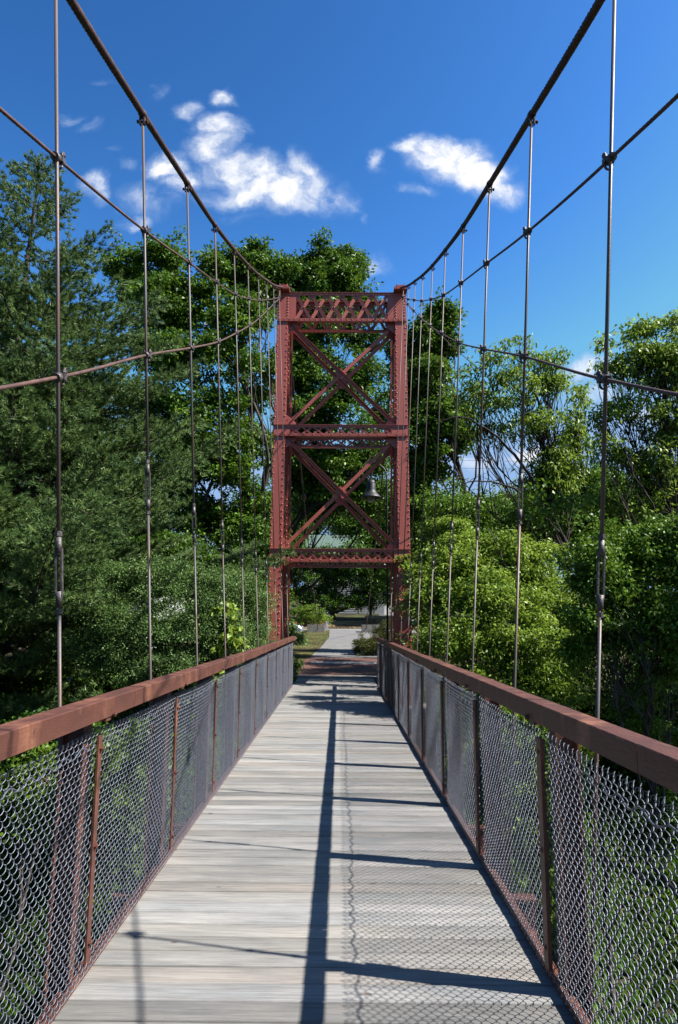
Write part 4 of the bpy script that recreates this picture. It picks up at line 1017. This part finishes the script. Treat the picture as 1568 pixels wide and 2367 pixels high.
b = MB(); b.tube([(p[0], 56.5, zz), (p[0], 56.5, zz+.42)], .07, 10); b.lathe((p[0], 56.5, zz+.42), [(.085, 0), (.085, .04), (.06, .10), (.0, .12)], 12); tag(b.build('marker_post', M['white']), 'small round topped white post beyond the road', 'post')
def stay(px, py, y, top, lab):
    p = at(px, py, y)
def car():
    X1 = -2.75; Ycar = 47.2; z0 = float(T(-4.8, Ycar))-.02; z0 = .48
    root = empty('parked_car', (X1-2.2, Ycar, z0), 'pale silver blue car standing at the road left of the path', 'car')
    prof = [(0, .32), (.02, .62), (.18, .74), (.95, .88), (1.75, 1.36), (2.3, 1.44), (3.1, 1.40), (3.75, 1.08), (4.3, 1.0), (4.38, .6), (4.3, .3)]
    body = [(0, .30), (.0, .60), (.16, .73), (.95, .88), (4.32, 1.0), (4.40, .62), (4.32, .28)]
    def ext(P, yh, inset=0, name='body', m=M['carpaint']):
        n = len(P); b = MB(); V = []
        for yy, s in ((-yh, 1), (-yh+.08, 0), (yh-.08, 0), (yh, 1)):
            for (x, z) in P: V.append((X1-x-(.06 if s and x < 1 else 0)+(.06 if s and x > 3.5 else 0), Ycar+yy, z0+z-(.05 if s and z > .5 else 0)))
        F = [(k*n+i, k*n+(i+1) % n, (k+1)*n+(i+1) % n, (k+1)*n+i) for k in range(3) for i in range(n)]+[tuple(range(n))[::-1], tuple(range(3*n, 4*n))]
        b.add(V, F, False); o = b.build(name, m, root); return o
    ext(body, .88)
    ext([(.93, .86), (1.75, 1.34), (2.3, 1.42), (3.1, 1.38), (3.85, .98)], .72, name='window_glass', m=M['glassy'])
    ext([(1.72, 1.36), (2.3, 1.45), (3.12, 1.41), (3.1, 1.36), (1.80, 1.33)], .70, name='roof')
    for x in (.82, 3.5):
        for s in (-1, 1):
            b = MB(); b.tube([(X1-x, Ycar+s*.70, z0+.31), (X1-x, Ycar+s*.885, z0+.31)], .31, 20); w = b.build('wheel', M['tyre'], root)
            b = MB(); b.tube([(X1-x, Ycar+s*.87, z0+.31), (X1-x, Ycar+s*.895, z0+.31)], .19, 12); b.build('rim', M['rim'], w)
    for s in (-1, 1):
        b = MB(); b.box((X1-.06, Ycar+s*.66, z0+.64), (.16, .32, .13)); b.build('headlight', M['light'], root)
        b = MB(); b.box((X1-1.35, Ycar+s*.95, z0+.98), (.16, .16, .11)); b.build('wing_mirror', M['carpaint'], root)
car()
# overhead wires crossing the sky behind the right hand trees
for z, lab in ((at(1050, 1062, 50)[2], 'upper thin utility wire crossing behind the right hand trees'), (at(1050, 1080, 50)[2], 'middle thin utility wire crossing behind the right hand trees'), (at(1050, 1138, 50)[2], 'lowest thin utility wire just above the dark roof')):
    P = [(x, 50+.02*x, z+.0018*(x-8)**2-.02*x+.16) for x in np.linspace(-30, 60, 50)]
    V, F = tube_np(P, .012, 5); tag(link('utility_wire', np_mesh('utility_wire', V, F, True), M['black']), lab, 'wire')
# river bank rocks and dry brush below the left railing
rng = np.random.default_rng(77)
def rock(c, r, i, lab):
    me = bpy.data.meshes.new('rock'); import bmesh
    bm = bmesh.new(); bmesh.ops.create_icosphere(bm, subdivisions=3, radius=1)
    ph = rng.uniform(0, 6, 6)
    for v in bm.verts:
        d = v.co.normalized(); k = 1+.18*math.sin(3*d.x+ph[0])*math.cos(2.5*d.y+ph[1])+.12*math.sin(5*d.z+4*d.x+ph[2])+.06*math.sin(11*d.y+ph[3])
        v.co = Vector((d.x*k*r*1.3, d.y*k*r, d.z*k*r*.62))
    bm.to_mesh(me); bm.free(); me.polygons.foreach_set('use_smooth', [True]*len(me.polygons))
    o = link('river_rock', me, M['concrete']); o.location = c; tag(o, lab, 'rock', 'rocks in the river below the left railing')
for i, (px, py, y) in enumerate([(60, 2080, 4.6), (150, 2150, 4.4), (30, 2180, 4.2), (120, 2010, 5.0)]):
    c = at(px, py, y); c = at(px, py, y)+(at(px, py, y)-EYE)*((EYE[2]+4.6)/(EYE[2]-c[2])-1)
    rock((c[0], c[1], -4.62), .5+.25*rng.random(), i, ['greyish rock in the river lowest behind the left mesh', 'grey rock in the river nearest the walkway behind the left mesh', 'broad grey rock at the left edge behind the mesh', 'grey rock farthest up the river behind the left mesh'][i])
